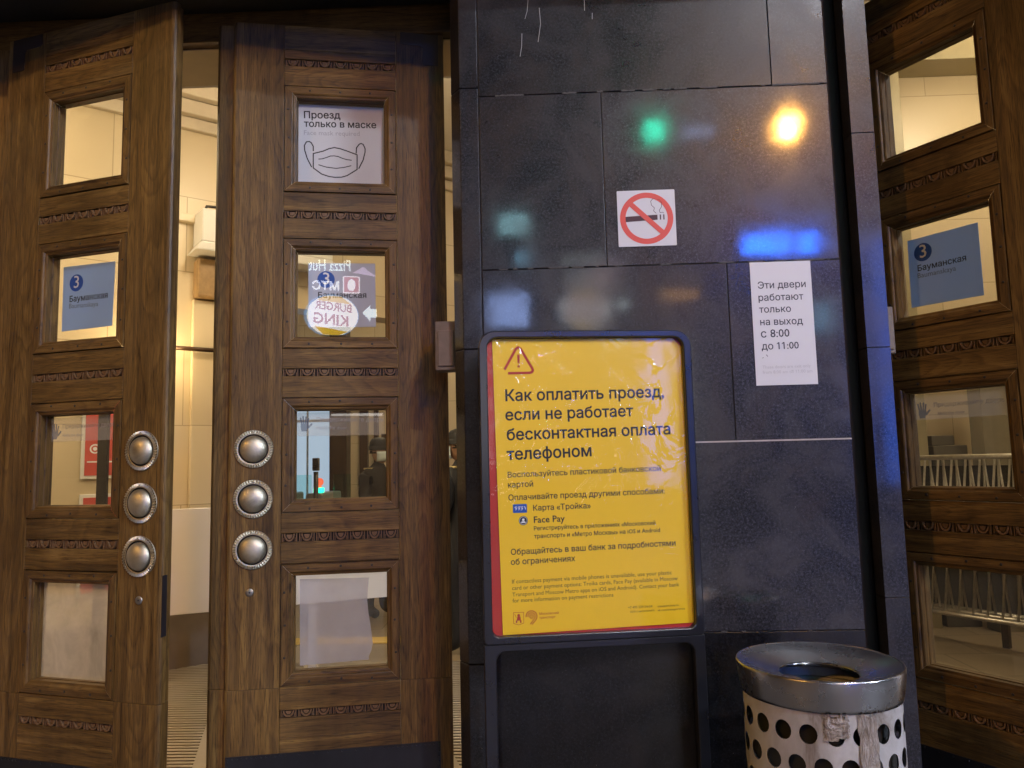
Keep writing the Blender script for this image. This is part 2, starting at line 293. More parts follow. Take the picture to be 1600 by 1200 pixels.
# ------------------------------------------------------------------ mesh builder
class MB:
    def __init__(s): s.v = []; s.f = []; s.uv = []; s.mi = []; s.sm = []; s.tone = []; s.cur = 1.0
    def face(s, pts, uvs=None, m=0, smooth=False):
        i = len(s.v); s.v += [tuple(p) for p in pts]; s.f.append(tuple(range(i, i + len(pts))))
        s.uv += uvs if uvs else [(p[0] + p[1], p[2]) for p in pts]
        s.mi.append(m); s.sm.append(smooth); s.tone += [s.cur] * len(pts)
    def box(s, x0, x1, y0, y1, z0, z1, grain=None, m=0):
        o = (random.uniform(0, 20), random.uniform(0, 20)) if grain else (0, 0)
        def U(p):
            if grain == 'z': return (p[2] + o[0], p[0] + p[1] + o[1])
            if grain == 'x': return (p[0] + o[0], p[2] + p[1] + o[1])
            return (p[0] + p[1], p[2])
        c = [(x0, y0, z0), (x1, y0, z0), (x1, y1, z0), (x0, y1, z0), (x0, y0, z1), (x1, y0, z1), (x1, y1, z1), (x0, y1, z1)]
        for q in ((0, 1, 5, 4), (1, 2, 6, 5), (2, 3, 7, 6), (3, 0, 4, 7), (4, 5, 6, 7), (3, 2, 1, 0)):
            pts = [c[i] for i in q]
            uv = [U(p) for p in pts] if q not in ((4, 5, 6, 7), (3, 2, 1, 0)) or grain else [(p[0], p[1]) for p in pts]
            s.face(pts, uv, m)
    def prism(s, poly, y0, y1, m=0, grain=None):        # poly in (x, z), seen from -y, extruded along y
        o = random.uniform(0, 9) if grain else 0
        g = (lambda p: (p[2] + o, p[0] + p[1])) if grain == 'z' else (lambda p: (p[0] + o, p[2] + p[1]))
        a = [(x, y0, z) for x, z in poly]; b = [(x, y1, z) for x, z in poly]
        s.face(a, [g(p) for p in a], m); s.face(b[::-1], [g(p) for p in b[::-1]], m)
        for i in range(len(poly)):
            j = (i + 1) % len(poly); q = [a[i], b[i], b[j], a[j]]; s.face(q, [g(p) for p in q], m)
    def vprism(s, plan, z0, z1, m=0, grain=None):       # plan in (x, y), extruded along z
        o = random.uniform(0, 9) if grain else 0
        a = [(x, y, z0) for x, y in plan]; b = [(x, y, z1) for x, y in plan]; t = 0
        s.face(a[::-1], None, m); s.face(b, None, m)
        for i in range(len(plan)):
            j = (i + 1) % len(plan); d = math.dist(plan[i], plan[j])
            s.face([a[i], a[j], b[j], b[i]], [(z0 + o, t), (z0 + o, t + d), (z1 + o, t + d), (z1 + o, t)] if grain else [(t, z0), (t + d, z0), (t + d, z1), (t, z1)], m); t += d
    def ring(s, outer, inner, y0, y1, m=0):             # outer / inner polygons with the same vertex count
        N = len(outer)
        for i in range(N):
            j = (i + 1) % N; o0, o1, i0, i1 = outer[i], outer[j], inner[i], inner[j]
            P = lambda q, y: (q[0], y, q[1])
            s.face([P(o0, y0), P(o1, y0), P(i1, y0), P(i0, y0)], None, m); s.face([P(o0, y1), P(i0, y1), P(i1, y1), P(o1, y1)], None, m)
            s.face([P(o0, y0), P(o0, y1), P(o1, y1), P(o1, y0)], None, m); s.face([P(i0, y0), P(i1, y0), P(i1, y1), P(i0, y1)], None, m)
    def lathe(s, prof, c, axis='z', seg=32, m=0, smooth=True, caps=True):
        def P(r, h, a):
            x, y = r * math.cos(a), r * math.sin(a)
            if axis == 'z': return (c[0] + x, c[1] + y, c[2] + h)
            if axis == 'y': return (c[0] + x, c[1] - h, c[2] + y)     # h towards the viewer
            return (c[0] + h, c[1] + x, c[2] + y)
        for k in range(seg):
            a0, a1 = 2 * math.pi * k / seg, 2 * math.pi * (k + 1) / seg
            for (r0, h0), (r1, h1) in zip(prof, prof[1:]):
                q = [P(r0, h0, a0), P(r0, h0, a1), P(r1, h1, a1), P(r1, h1, a0)]
                if r0 < 1e-6: q = [q[0], q[2], q[3]]
                elif r1 < 1e-6: q = q[:3]
                s.face(q, None, m, smooth)
        if caps:
            for r, h, fl in ((*prof[0], True), (*prof[-1], False)):
                if r > 1e-6:
                    q = [P(r, h, 2 * math.pi * k / seg) for k in range(seg)]; s.face(q[::-1] if fl else q, None, m)
    def tube(s, pts, r, seg=10, m=0):
        pts = [Vector(p) for p in pts]; rings = []
        for i, p in enumerate(pts):
            d = (pts[min(i + 1, len(pts) - 1)] - pts[max(i - 1, 0)]).normalized()
            a = d.cross(Vector((0, 0, 1))) if abs(d.z) < 0.95 else d.cross(Vector((1, 0, 0)))
            a.normalize(); b = d.cross(a); rr = r[i] if isinstance(r, (list, tuple)) else r
            rings.append([tuple(p + (a * math.cos(t) + b * math.sin(t)) * rr) for t in [2 * math.pi * k / seg for k in range(seg)]])
        for A, B in zip(rings, rings[1:]):
            for k in range(seg): s.face([A[k], A[(k + 1) % seg], B[(k + 1) % seg], B[k]], None, m, True)
        s.face(rings[0][::-1], None, m); s.face(rings[-1], None, m)
    def flat(s, poly, y, m=0):
        s.face([(x, y, z) for x, z in poly], None, m)
    def stroke(s, pts, w, y, m=0, closed=False):        # flat polyline of constant width in the xz plane
        pts = [Vector(p) for p in pts]
        if closed: pts = pts + [pts[0]]
        for a, b in zip(pts, pts[1:]):
            d = (b - a); L = d.length
            if L < 1e-6: continue
            d /= L; nrm = Vector((-d.y, d.x)) * w / 2
            s.flat([a - nrm, b - nrm, b + nrm, a + nrm], y, m)
        for p in pts[1:-1] if not closed else pts:
            s.flat([(p.x + w / 2 * math.cos(t), p.y + w / 2 * math.sin(t)) for t in [k * math.pi / 4 for k in range(8)]], y - 0.00002, m)
    def disc(s, c, r, y, m=0, seg=32, r2=None):
        P = lambda t, q: (c[0] + q * math.cos(t), c[1] + q * math.sin(t)); T = [2 * math.pi * k / seg for k in range(seg + 1)]
        if r2 is None: s.flat([P(t, r) for t in T[:-1]], y, m)
        else:
            for t0, t1 in zip(T, T[1:]): s.flat([P(t0, r2), P(t1, r2), P(t1, r), P(t0, r)], y, m)
    def build(s, name, mats, parent=None, bevel=0.0, weld=True, kind=None, solidify=0.0):
        me = bpy.data.meshes.new(name); me.from_pydata(s.v, [], s.f)
        uvl = me.uv_layers.new(name='UVMap'); uvl.data.foreach_set('uv', [x for p in s.uv for x in p])
        me.polygons.foreach_set('material_index', s.mi); me.polygons.foreach_set('use_smooth', s.sm)
        at = me.color_attributes.new('tone', 'FLOAT_COLOR', 'CORNER')
        at.data.foreach_set('color', [x for t in s.tone for x in (t, t, t, 1.0)])
        for m in (mats if isinstance(mats, (list, tuple)) else [mats]): me.materials.append(m)
        if weld:
            bm = bmesh.new(); bm.from_mesh(me); bmesh.ops.remove_doubles(bm, verts=bm.verts, dist=1e-6); bmesh.ops.recalc_face_normals(bm, faces=bm.faces) if weld == 'recalc' else None
            bm.to_mesh(me); bm.free()
        me.update()
        o = bpy.data.objects.new(name, me); COL.objects.link(o)
        if parent: o.parent = parent
        if bevel:
            b = o.modifiers.new('bevel', 'BEVEL'); b.width = bevel; b.segments = 2; b.limit_method = 'ANGLE'; b.angle_limit = R(40)
        if solidify:
            b = o.modifiers.new('thickness', 'SOLIDIFY'); b.thickness = solidify; b.offset = 0
        if kind: o['kind'] = kind
        return o
def thing(name, label, cat, loc=(0, 0, 0), rz=0.0, group=None):
    o = bpy.data.objects.new(name, None); o.empty_display_size = 0.1; COL.objects.link(o)
    o.location = loc; o.rotation_euler = (0, 0, rz); tag(o, label, cat, group); return o
def tag(o, label, cat, group=None):
    o['label'] = label; o['category'] = cat; o['kind'] = 'thing'
    if group: o['group'] = group
    return o
def rrect(x0, x1, z0, z1, r, n=6):
    rs = r if isinstance(r, (list, tuple)) else [r] * 4    # bl, br, tr, tl
    out = []
    for (cx, cz, a0), q in zip(((x0, z0, 180), (x1, z0, 270), (x1, z1, 0), (x0, z1, 90)), rs):
        ox = q if cx == x0 else -q; oz = q if cz == z0 else -q
        for k in range(n + 1):
            a = R(a0 + 90 * k / n); out.append((cx + ox + q * math.cos(a), cz + oz + q * math.sin(a)))
    return out
_cache = {}
def glyphs(body, bold=0.0):
    """outlines of the built-in font, filled contour by contour (its Cyrillic contours overlap)"""
    k = (body, bold)
    if k in _cache: return _cache[k]
    cu = bpy.data.curves.new('lettering', 'FONT'); cu.body = body; cu.size = 1.0; cu.resolution_u = 2; cu.fill_mode = 'NONE'
    ob = bpy.data.objects.new('lettering', cu); COL.objects.link(ob)
    dg = bpy.context.evaluated_depsgraph_get(); dg.update()
    me = bpy.data.meshes.new_from_object(ob.evaluated_get(dg))
    co = [(v.co.x, v.co.y) for v in me.vertices]; nb = {}
    for e in me.edges:
        a, b = e.vertices; nb.setdefault(a, []).append(b); nb.setdefault(b, []).append(a)
    loops = []; seen = set()
    for st_ in range(len(co)):
        if st_ in seen or st_ not in nb: continue
        lp = [st_]; seen.add(st_); nx = st_ + 1 if st_ + 1 in nb[st_] else nb[st_][0]
        while nx not in seen:
            lp.append(nx); seen.add(nx); c2 = [q for q in nb[nx] if q not in seen]
            if not c2: break
            nx = c2[0]
        pts = [co[q] for q in lp]; out = []
        for q in pts:
            if not out or math.dist(q, out[-1]) > 1e-5: out.append(q)
        if len(out) > 2 and math.dist(out[0], out[-1]) < 1e-5: out.pop()
        if len(out) > 2: loops.append(out)
    bpy.data.objects.remove(ob); bpy.data.curves.remove(cu); bpy.data.meshes.remove(me)
    area = lambda L: 0.5 * sum(L[i][0] * L[(i + 1) % len(L)][1] - L[(i + 1) % len(L)][0] * L[i][1] for i in range(len(L)))
    def inside(p, L):
        r = False
        for i in range(len(L)):
            (xa, ya), (xb, yb) = L[i], L[i - 1]
            if (ya > p[1]) != (yb > p[1]) and p[0] < (xb - xa) * (p[1] - ya) / (yb - ya) + xa: r = not r
        return r
    ar = [area(L) for L in loops]
    def grow(L, d, sg):
        n = len(L); res = []
        for i in range(n):
            a, b, c = Vector(L[i - 1]), Vector(L[i]), Vector(L[(i + 1) % n]); e1 = (b - a).normalized(); e2 = (c - b).normalized()
            nn = Vector((e1.y + e2.y, -e1.x - e2.x)) * sg
            if nn.length < 1e-6: res.append(L[i]); continue
            nn.normalize(); q = max(0.5, nn.dot(Vector((e1.y, -e1.x)) * sg)); res.append((b.x + nn.x * d / q, b.y + nn.y * d / q))
        return res
    if bold:
        sgs = []
        for i in range(len(loops)):
            c2 = [j for j in range(len(loops)) if j != i and inside(loops[i][0], loops[j])] + [i]
            sgs.append(1 if ar[max(c2, key=lambda j: abs(ar[j]))] > 0 else -1)
        loops = [grow(L, bold, g_) for L, g_ in zip(loops, sgs)]
    # glyph clusters, each filled by strips with the non-zero winding rule
    groups = []
    for L in sorted(loops, key=lambda L: min(q[0] for q in L)):
        a, b = min(q[0] for q in L), max(q[0] for q in L)
        if groups and a < groups[-1][1] - 1e-4: groups[-1][2].append(L); groups[-1][1] = max(groups[-1][1], b)
        else: groups.append([a, b, [L]])
    V = []; F = []
    for _, _, Ls in groups:
        if '1' in body and len(Ls) == 1 and len(Ls[0]) == 4 and 0.66 < max(q[1] for q in Ls[0]) < 0.72 and min(q[1] for q in Ls[0]) < 0.01:
            xl = min(q[0] for q in Ls[0]); yt = max(q[1] for q in Ls[0])      # the flag of the digit one
            Ls.append([(xl + 0.06, yt), (xl, yt), (xl - 0.15, yt - 0.11), (xl - 0.15, yt - 0.20), (xl + 0.06, yt - 0.07)])
        ed = []
        for L in Ls:
            for i in range(len(L)):
                (xa, ya), (xb, yb) = L[i], L[(i + 1) % len(L)]
                if abs(ya - yb) > 1e-6: ed.append((xa, ya, xb, yb, 1) if ya < yb else (xb, yb, xa, ya, -1))
        ys = {round(q, 4) for e in ed for q in (e[1], e[3])}
        for i in range(len(ed)):
            for j in range(i):
                a, b = ed[i], ed[j]; lo, hi = max(a[1], b[1]), min(a[3], b[3])
                if hi - lo < 1e-4: continue
                X = lambda e, y: e[0] + (e[2] - e[0]) * (y - e[1]) / (e[3] - e[1])
                d0, d1 = X(a, lo) - X(b, lo), X(a, hi) - X(b, hi)
                if d0 * d1 < 0: ys.add(round(lo + (hi - lo) * d0 / (d0 - d1), 4))
        ys = sorted(ys)
        for y0, y1 in zip(ys, ys[1:]):
            if y1 - y0 < 2e-4: continue
            ym = (y0 + y1) / 2; cr = []
            for e in ed:
                if e[1] < ym < e[3]:
                    f = lambda y: e[0] + (e[2] - e[0]) * (y - e[1]) / (e[3] - e[1]); cr.append((f(ym), f(y0), f(y1), e[4]))
            cr.sort(); w_ = 0
            for q in range(len(cr)):
                if w_ == 0: st0 = cr[q]
                w_ += cr[q][3]
                if w_ == 0:
                    b_ = len(V); V += [(st0[1], y0), (cr[q][1], y0), (cr[q][2], y1), (st0[2], y1)]; F.append((b_, b_ + 1, b_ + 2, b_ + 3))
    _cache[k] = (V, F); return V, F
def write(mb, body, p0, p1, y, bold=0.0, m=0, hs=1.0, hscale=None):
    """lettering between two baseline points in the xz plane"""
    V, F = glyphs(body, bold)
    x0 = min(v[0] for v in V); x1 = max(v[0] for v in V)
    dx, dz = p1[0] - p0[0], p1[1] - p0[1]; L = math.hypot(dx, dz); sc = L / (x1 - x0); c, s = dx / L, dz / L
    sh = sc * hs
    P = [(p0[0] + (vx - x0) * sc * c - vy * sh * s, y, p0[1] + (vx - x0) * sc * s + vy * sh * c) for vx, vy in V]
    for f in F: mb.face([P[i] for i in f], None, m)
def hand_icon(mb, cx, cz, h, y, m=0):
    mb.flat([(cx + a * h, cz + b * h) for a, b in ((-.20, -.5), (.14, -.5), (.26, -.12), (.24, .02), (-.24, .02), (-.26, -.2))], y, m)
    for a, t, L, w in ((-.19, 100, .40, .105), (-.065, 94, .48, .11), (.06, 86, .46, .11), (.18, 78, .36, .10)):
        d = (math.cos(R(t)), math.sin(R(t))); p = (cx + a * h, cz - 0.0 * h); q = (p[0] + d[0] * L * h, p[1] + d[1] * L * h)
        mb.stroke([p, ((p[0] + q[0]) / 2, (p[1] + q[1]) / 2), q], w * h, y - 0.00003, m); mb.disc(q, w * h / 2, y - 0.00005, m, 10)
    p = (cx + .20 * h, cz - .30 * h); q = (cx + .46 * h, cz - .02 * h); mb.stroke([p, q], .12 * h, y - 0.00003, m); mb.disc(q, .06 * h, y - 0.00005, m, 10)

# ------------------------------------------------------------------ ground
g = MB(); g.face([(-60, 2.66, 0), (60, 2.66, 0), (60, -12, 0), (-60, -12, 0)][::-1], [(-60, 2.66), (60, 2.66), (60, -12), (-60, -12)][::-1]); g.build('pavement', PAVE, kind='structure')
g = MB(); g.face([(-300, -300, -0.14), (300, -300, -0.14), (300, 300, -0.14), (-300, 300, -0.14)]); g.build('road', ASPHALT, kind='structure')
g = MB(); g.face([(-9, 2.66, 0.002), (9, 2.66, 0.002), (9, 16, 0.002), (-9, 16, 0.002)], [(-9, 2.66), (9, 2.66), (9, 16), (-9, 16)]); g.build('floor', FLOOR, kind='structure')

# ------------------------------------------------------------------ the station building
st = thing('station_building', 'metro station entrance with dark stone portal and lit beige marble lobby inside', 'building')
b = MB()
b.box(-6, -0.262, 2.36, 2.645, 3.20, 4.6); b.box(1.10, 6, 2.36, 2.645, 3.40, 4.6)
b.box(-6, 6, 2.08, 2.355, 3.20, 4.6)
b.build('portal_lintel', GRANITE_DULL, st, 0.004)
b = MB(); b.box(-2.02, -0.24, 2.655, 2.96, 3.096, 3.30, 'x'); b.box(1.08, 2.9, 2.655, 2.96, 3.36, 3.50, 'x')
b.box(-2.10, -1.93, 2.655, 2.96, 0, 3.096, 'z'); b.box(-0.235, -0.20, 2.66, 2.96, 0, 3.096, 'z'); b.box(1.06, 1.09, 2.76, 2.96, 0, 3.36, 'z')
b.build('door_frame', WOODF, st, 0.003)
b = MB(); b.box(-7, -2.105, 2.62, 2.97, 0, 4.7); b.box(2.905, 7, 2.62, 2.97, 0, 4.7); b.box(-2.1, 1.0, 2.97, 3.0, 3.10, 4.7); b.box(1.0, 2.9, 2.97, 3.0, 3.36, 4.7)
b.build('entrance_wall', PLASTER, st)
SOFF = simple('soffit_paint', (0.60, 0.50, 0.30), 0.6, var=0.1)
b = MB(); b.box(-2.02, -0.25, 2.70, 2.965, 3.090, 3.094); b.build('soffit', SOFF, st)
b = MB(); b.box(1.1, 2.88, 2.70, 2.965, 3.350, 3.354); b.build('soffit', SOFF, st)
# lobby walls
def wallseg(mb, p, q, z0, z1, th=0.25):
    p = Vector(p); q = Vector(q); d = (q - p).normalized(); nrm = Vector((-d.y, d.x)) * th
    mb.vprism([tuple(p), tuple(q), tuple(q + nrm), tuple(p + nrm)], z0, z1)
A0, A1, A2 = (-6.2, 3.106), (-2.60, 6.066), (1.2, 9.19)
b = MB(); wallseg(b, A0, A1, 0, 4.42); wallseg(b, A1, A2, 2.90, 4.42)
wallseg(b, (2.2, 7.2), (7.0, 7.2), 0, 5.42); wallseg(b, (1.2, 9.19), (2.2, 7.2), 0, 5.42); wallseg(b, (6.8, 7.2), (6.8, 3.0), 0, 5.42)
b.build('marble_wall', MARBLE, st)
b = MB(); b.vprism([(-7, 3.0), (0.6, 3.0), (0.6, 12.6), (-7, 12.6)], 4.62, 4.72); b.vprism([(0.6, 2.9), (7, 2.9), (7, 12.6), (0.6, 12.6)], 5.42, 5.52); b.vprism([(0.5, 2.97), (0.6, 2.97), (0.6, 12.6), (0.5, 12.6)], 4.72, 5.5); b.vprism([(0.6, 2.96), (7, 2.96), (7, 3.0), (0.6, 3.0)], 4.70, 5.42); b.build('ceiling', PLASTER, st)
b = MB()
dA = (Vector(A2) - Vector(A0)).normalized(); nA = Vector((dA.y, -dA.x))
for off, z0, z1 in ((0.05, 4.28, 4.38), (0.12, 4.38, 4.50), (0.20, 4.50, 4.62)):
    p, q = Vector(A0), Vector(A2); b.vprism([tuple(p + nA * off), tuple(q + nA * off), tuple(q - nA * 0.05), tuple(p - nA * 0.05)], z0, z1)
b.build('cornice', CORNICE, st, 0.01)
b = MB()
def pil(pos, w, dep, z0, z1, mm=0):
    p = Vector(A0) + dA * pos; q = p + dA * w; b.vprism([tuple(p + nA * dep), tuple(q + nA * dep), tuple(q - nA * 0.02), tuple(p - nA * 0.02)], z0, z1, mm)
pil(4.45, 0.20, 0.05, 0, 2.87); pil(3.2, 1.3, 0.05, 3.50, 3.57)
b.build('pilaster', MARBLE, st, 0.008)
b = MB(); pil(0.0, 4.66, 0.07, 0, 0.42); b.build('wall_plinth', simple('plinth_stone', (0.15, 0.115, 0.085), 0.45, var=0.3, scale=6), st, 0.006)
b = MB(); pil(4.46, 0.6, 0.12, 2.88, 3.20); b.build('capital', BROWNMARBLE, st, 0.02)
b = MB(); pil(4.665, 0.10, 0.06, 0, 2.88); b.build('inner_door_jamb', BRONZE, st, 0.004)
b = MB(); b.vprism([(-8, 11.6), (4.5, 11.6), (4.5, 11.9), (-8, 11.9)], 0, 4.62); b.build('hall_wall', MARBLE, st)
b = MB(); b.box(-3.14, -2.88, 11.35, 11.6, 0, 4.6); b.box(-2.72, -2.60, 11.5, 11.6, 0, 2.6); b.box(-2.50, -2.44, 11.5, 11.6, 0, 2.6); b.build('hall_post', BRONZE, st)
b = MB(); b.box(-3.95, -3.15, 11.50, 11.6, 0.0, 3.1); b.build('lit_passage', glow('cold_lit_passage', (0.62, 0.80, 1.0), P_COLDHALL), st)
b = MB(); b.box(-3.52, -3.50, 11.46, 11.5, 0, 3.1); b.box(-3.95, -3.15, 11.46, 11.5, 2.2, 2.24); b.build('passage_frame', simple('grey_frame', (0.3, 0.33, 0.36), 0.5), st)
b = MB(); b.box(-2.40, -2.26, 11.57, 11.6, 1.75, 2.0); b.build('wall_frame', DARKWOOD, st)
# right side of the lobby
OLIVE = simple('olive_stone', (0.36, 0.31, 0.19), 0.4, var=0.15, scale=5)
b = MB(); b.box(2.5, 3.44, 6.86, 7.2, 0, 5.42); b.build('lobby_pier', OLIVE, st, 0.006)
b = MB(); b.box(3.44, 7.0, 6.86, 7.2, 5.15, 5.42); b.build('lobby_beam', OLIVE, st, 0.006)
b = MB(); b.box(3.81, 4.06, 6.66, 6.86, 0, 2.5); b.build('lobby_pier', simple('grey_stone_pier', (0.25, 0.22, 0.16), 0.45), st, 0.006)
b = MB(); b.box(3.50, 3.80, 6.9, 7.19, 0, 1.57); b.box(3.50, 3.70, 6.92, 7.19, 1.572, 1.66); b.build('grey_plinth', simple('grey_stone', (0.13, 0.12, 0.10), 0.5), st, 0.006)

# ------------------------------------------------------------------ granite pillar
pl = thing('granite_pillar', 'dark polished granite pillar between the door openings with stickers on it', 'pillar')
YF = 2.36
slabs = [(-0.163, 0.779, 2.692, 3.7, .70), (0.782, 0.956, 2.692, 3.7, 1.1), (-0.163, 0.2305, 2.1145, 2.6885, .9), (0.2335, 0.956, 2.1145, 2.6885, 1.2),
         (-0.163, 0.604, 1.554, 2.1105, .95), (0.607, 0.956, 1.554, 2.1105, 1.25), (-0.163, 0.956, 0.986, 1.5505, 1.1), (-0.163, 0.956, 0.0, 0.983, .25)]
b = MB()
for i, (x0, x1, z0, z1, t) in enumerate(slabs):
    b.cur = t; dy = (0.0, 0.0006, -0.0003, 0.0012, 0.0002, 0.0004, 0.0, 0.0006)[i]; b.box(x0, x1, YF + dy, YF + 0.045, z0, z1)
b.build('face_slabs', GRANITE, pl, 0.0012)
b = MB()
for z0, z1, t in ((0, 0.90, .8), (0.902, 1.86, .95), (1.862, 2.72, 1.0), (2.722, 3.7, .75)):
    b.cur = t; b.vprism([(-0.259, 2.66), (-0.259, 2.405), (-0.227, YF), (-0.1665, YF), (-0.1665, 2.42)], z0, z1)
b.build('corner_strip', GRANITE, pl, 0.003)
b = MB()
for z0, z1, t in ((0, 1.075, .8), (1.077, 1.83, 1.05), (1.832, 2.52, 1.1), (2.522, 3.7, 1.0)):
    b.cur = t; b.vprism([(1.021, 2.42), (1.021, YF), (1.093, YF), (1.093, 2.66)], z0, z1)
b.build('corner_strip', GRANITE, pl, 0.0008)
b = MB(); b.box(-0.24, 1.09, 2.44, 2.96, 0, 3.7); b.build('pillar_core', GRANITE_DULL, pl)
b = MB(); b.box(-0.1625, 0.9555, YF + 0.004, YF + 0.04, 0.9835, 0.9855); b.box(-0.1625, 0.9555, YF + 0.004, YF + 0.04, 2.111, 2.114); b.box(-0.1625, 0.9555, YF + 0.004, YF + 0.04, 2.689, 2.6915)
b.box(0.2308, 0.2332, YF + 0.004, YF + 0.04, 2.1145, 2.6885); b.box(0.6045, 0.6065, YF + 0.003, YF + 0.04, 1.554, 2.1105); b.box(0.7795, 0.7815, YF + 0.004, YF + 0.04, 2.692, 3.7)
b.box(-0.166, -0.1635, YF + 0.004, YF + 0.04, 0, 3.7)
b.build('dark_joint', MORTAR_D, pl)
b = MB(); b.box(-0.1625, 0.9555, YF - 0.0014, YF + 0.04, 1.5498, 1.5545); b.build('pale_joint', MORTAR_GLINT, pl)
# chipped, re-mortared edges along the joints
b = MB(); rr = random.Random(3)
for k in range(60):
    zc = rr.choice((2.690, 2.690, 2.1125, 2.1125, 0.9845)); xc = rr.uniform(-0.15, 0.94); L = rr.uniform(0.008, 0.05)
    top = [(xc + L * t / 6, zc + rr.uniform(0.001, 0.005)) for t in range(7)]; bot = [(xc + L * t / 6, zc - rr.uniform(0.0005, 0.003)) for t in range(6, -1, -1)]
    b.flat(top[::-1] + bot[::-1], YF - 0.0008 - 0.00002 * k)
b.build('joint_chips', simple('chip_stone', (0.075, 0.070, 0.068), 0.8, var=0.5, scale=90), pl)
b = MB()
for q in ([(.005, 3.017), (.001, 2.978), (-.007, 2.951)], [(.041, 2.988), (.044, 2.932), (.034, 2.869)], [(-.018, 2.901), (-.020, 2.857), (-.026, 2.822)], [(.190, 3.04), (.189, 2.971)], [(.214, 2.962), (.213, 2.94)]):
    b.stroke(q, 0.0022, YF - 0.0012)
b.build('scratch', SCRATCH, pl)
for x0, x1, y0, y1, z0, z1 in ((-0.329, -0.2605, 2.45, 2.52, 1.808, 1.97), (1.0995, 1.128, 2.40, 2.46, 1.815, 1.965)):
    b = MB(); b.box(x0, x1, y0, y1, z0, z1); b.box(x0 + 0.008 if x0 < 0 else x0 + 0.004, x1 - 0.006, y0 - 0.006, y0 + 0.001, z0 + 0.012, z1 - 0.03); b.build('door_stop', STOPM, pl, 0.004)

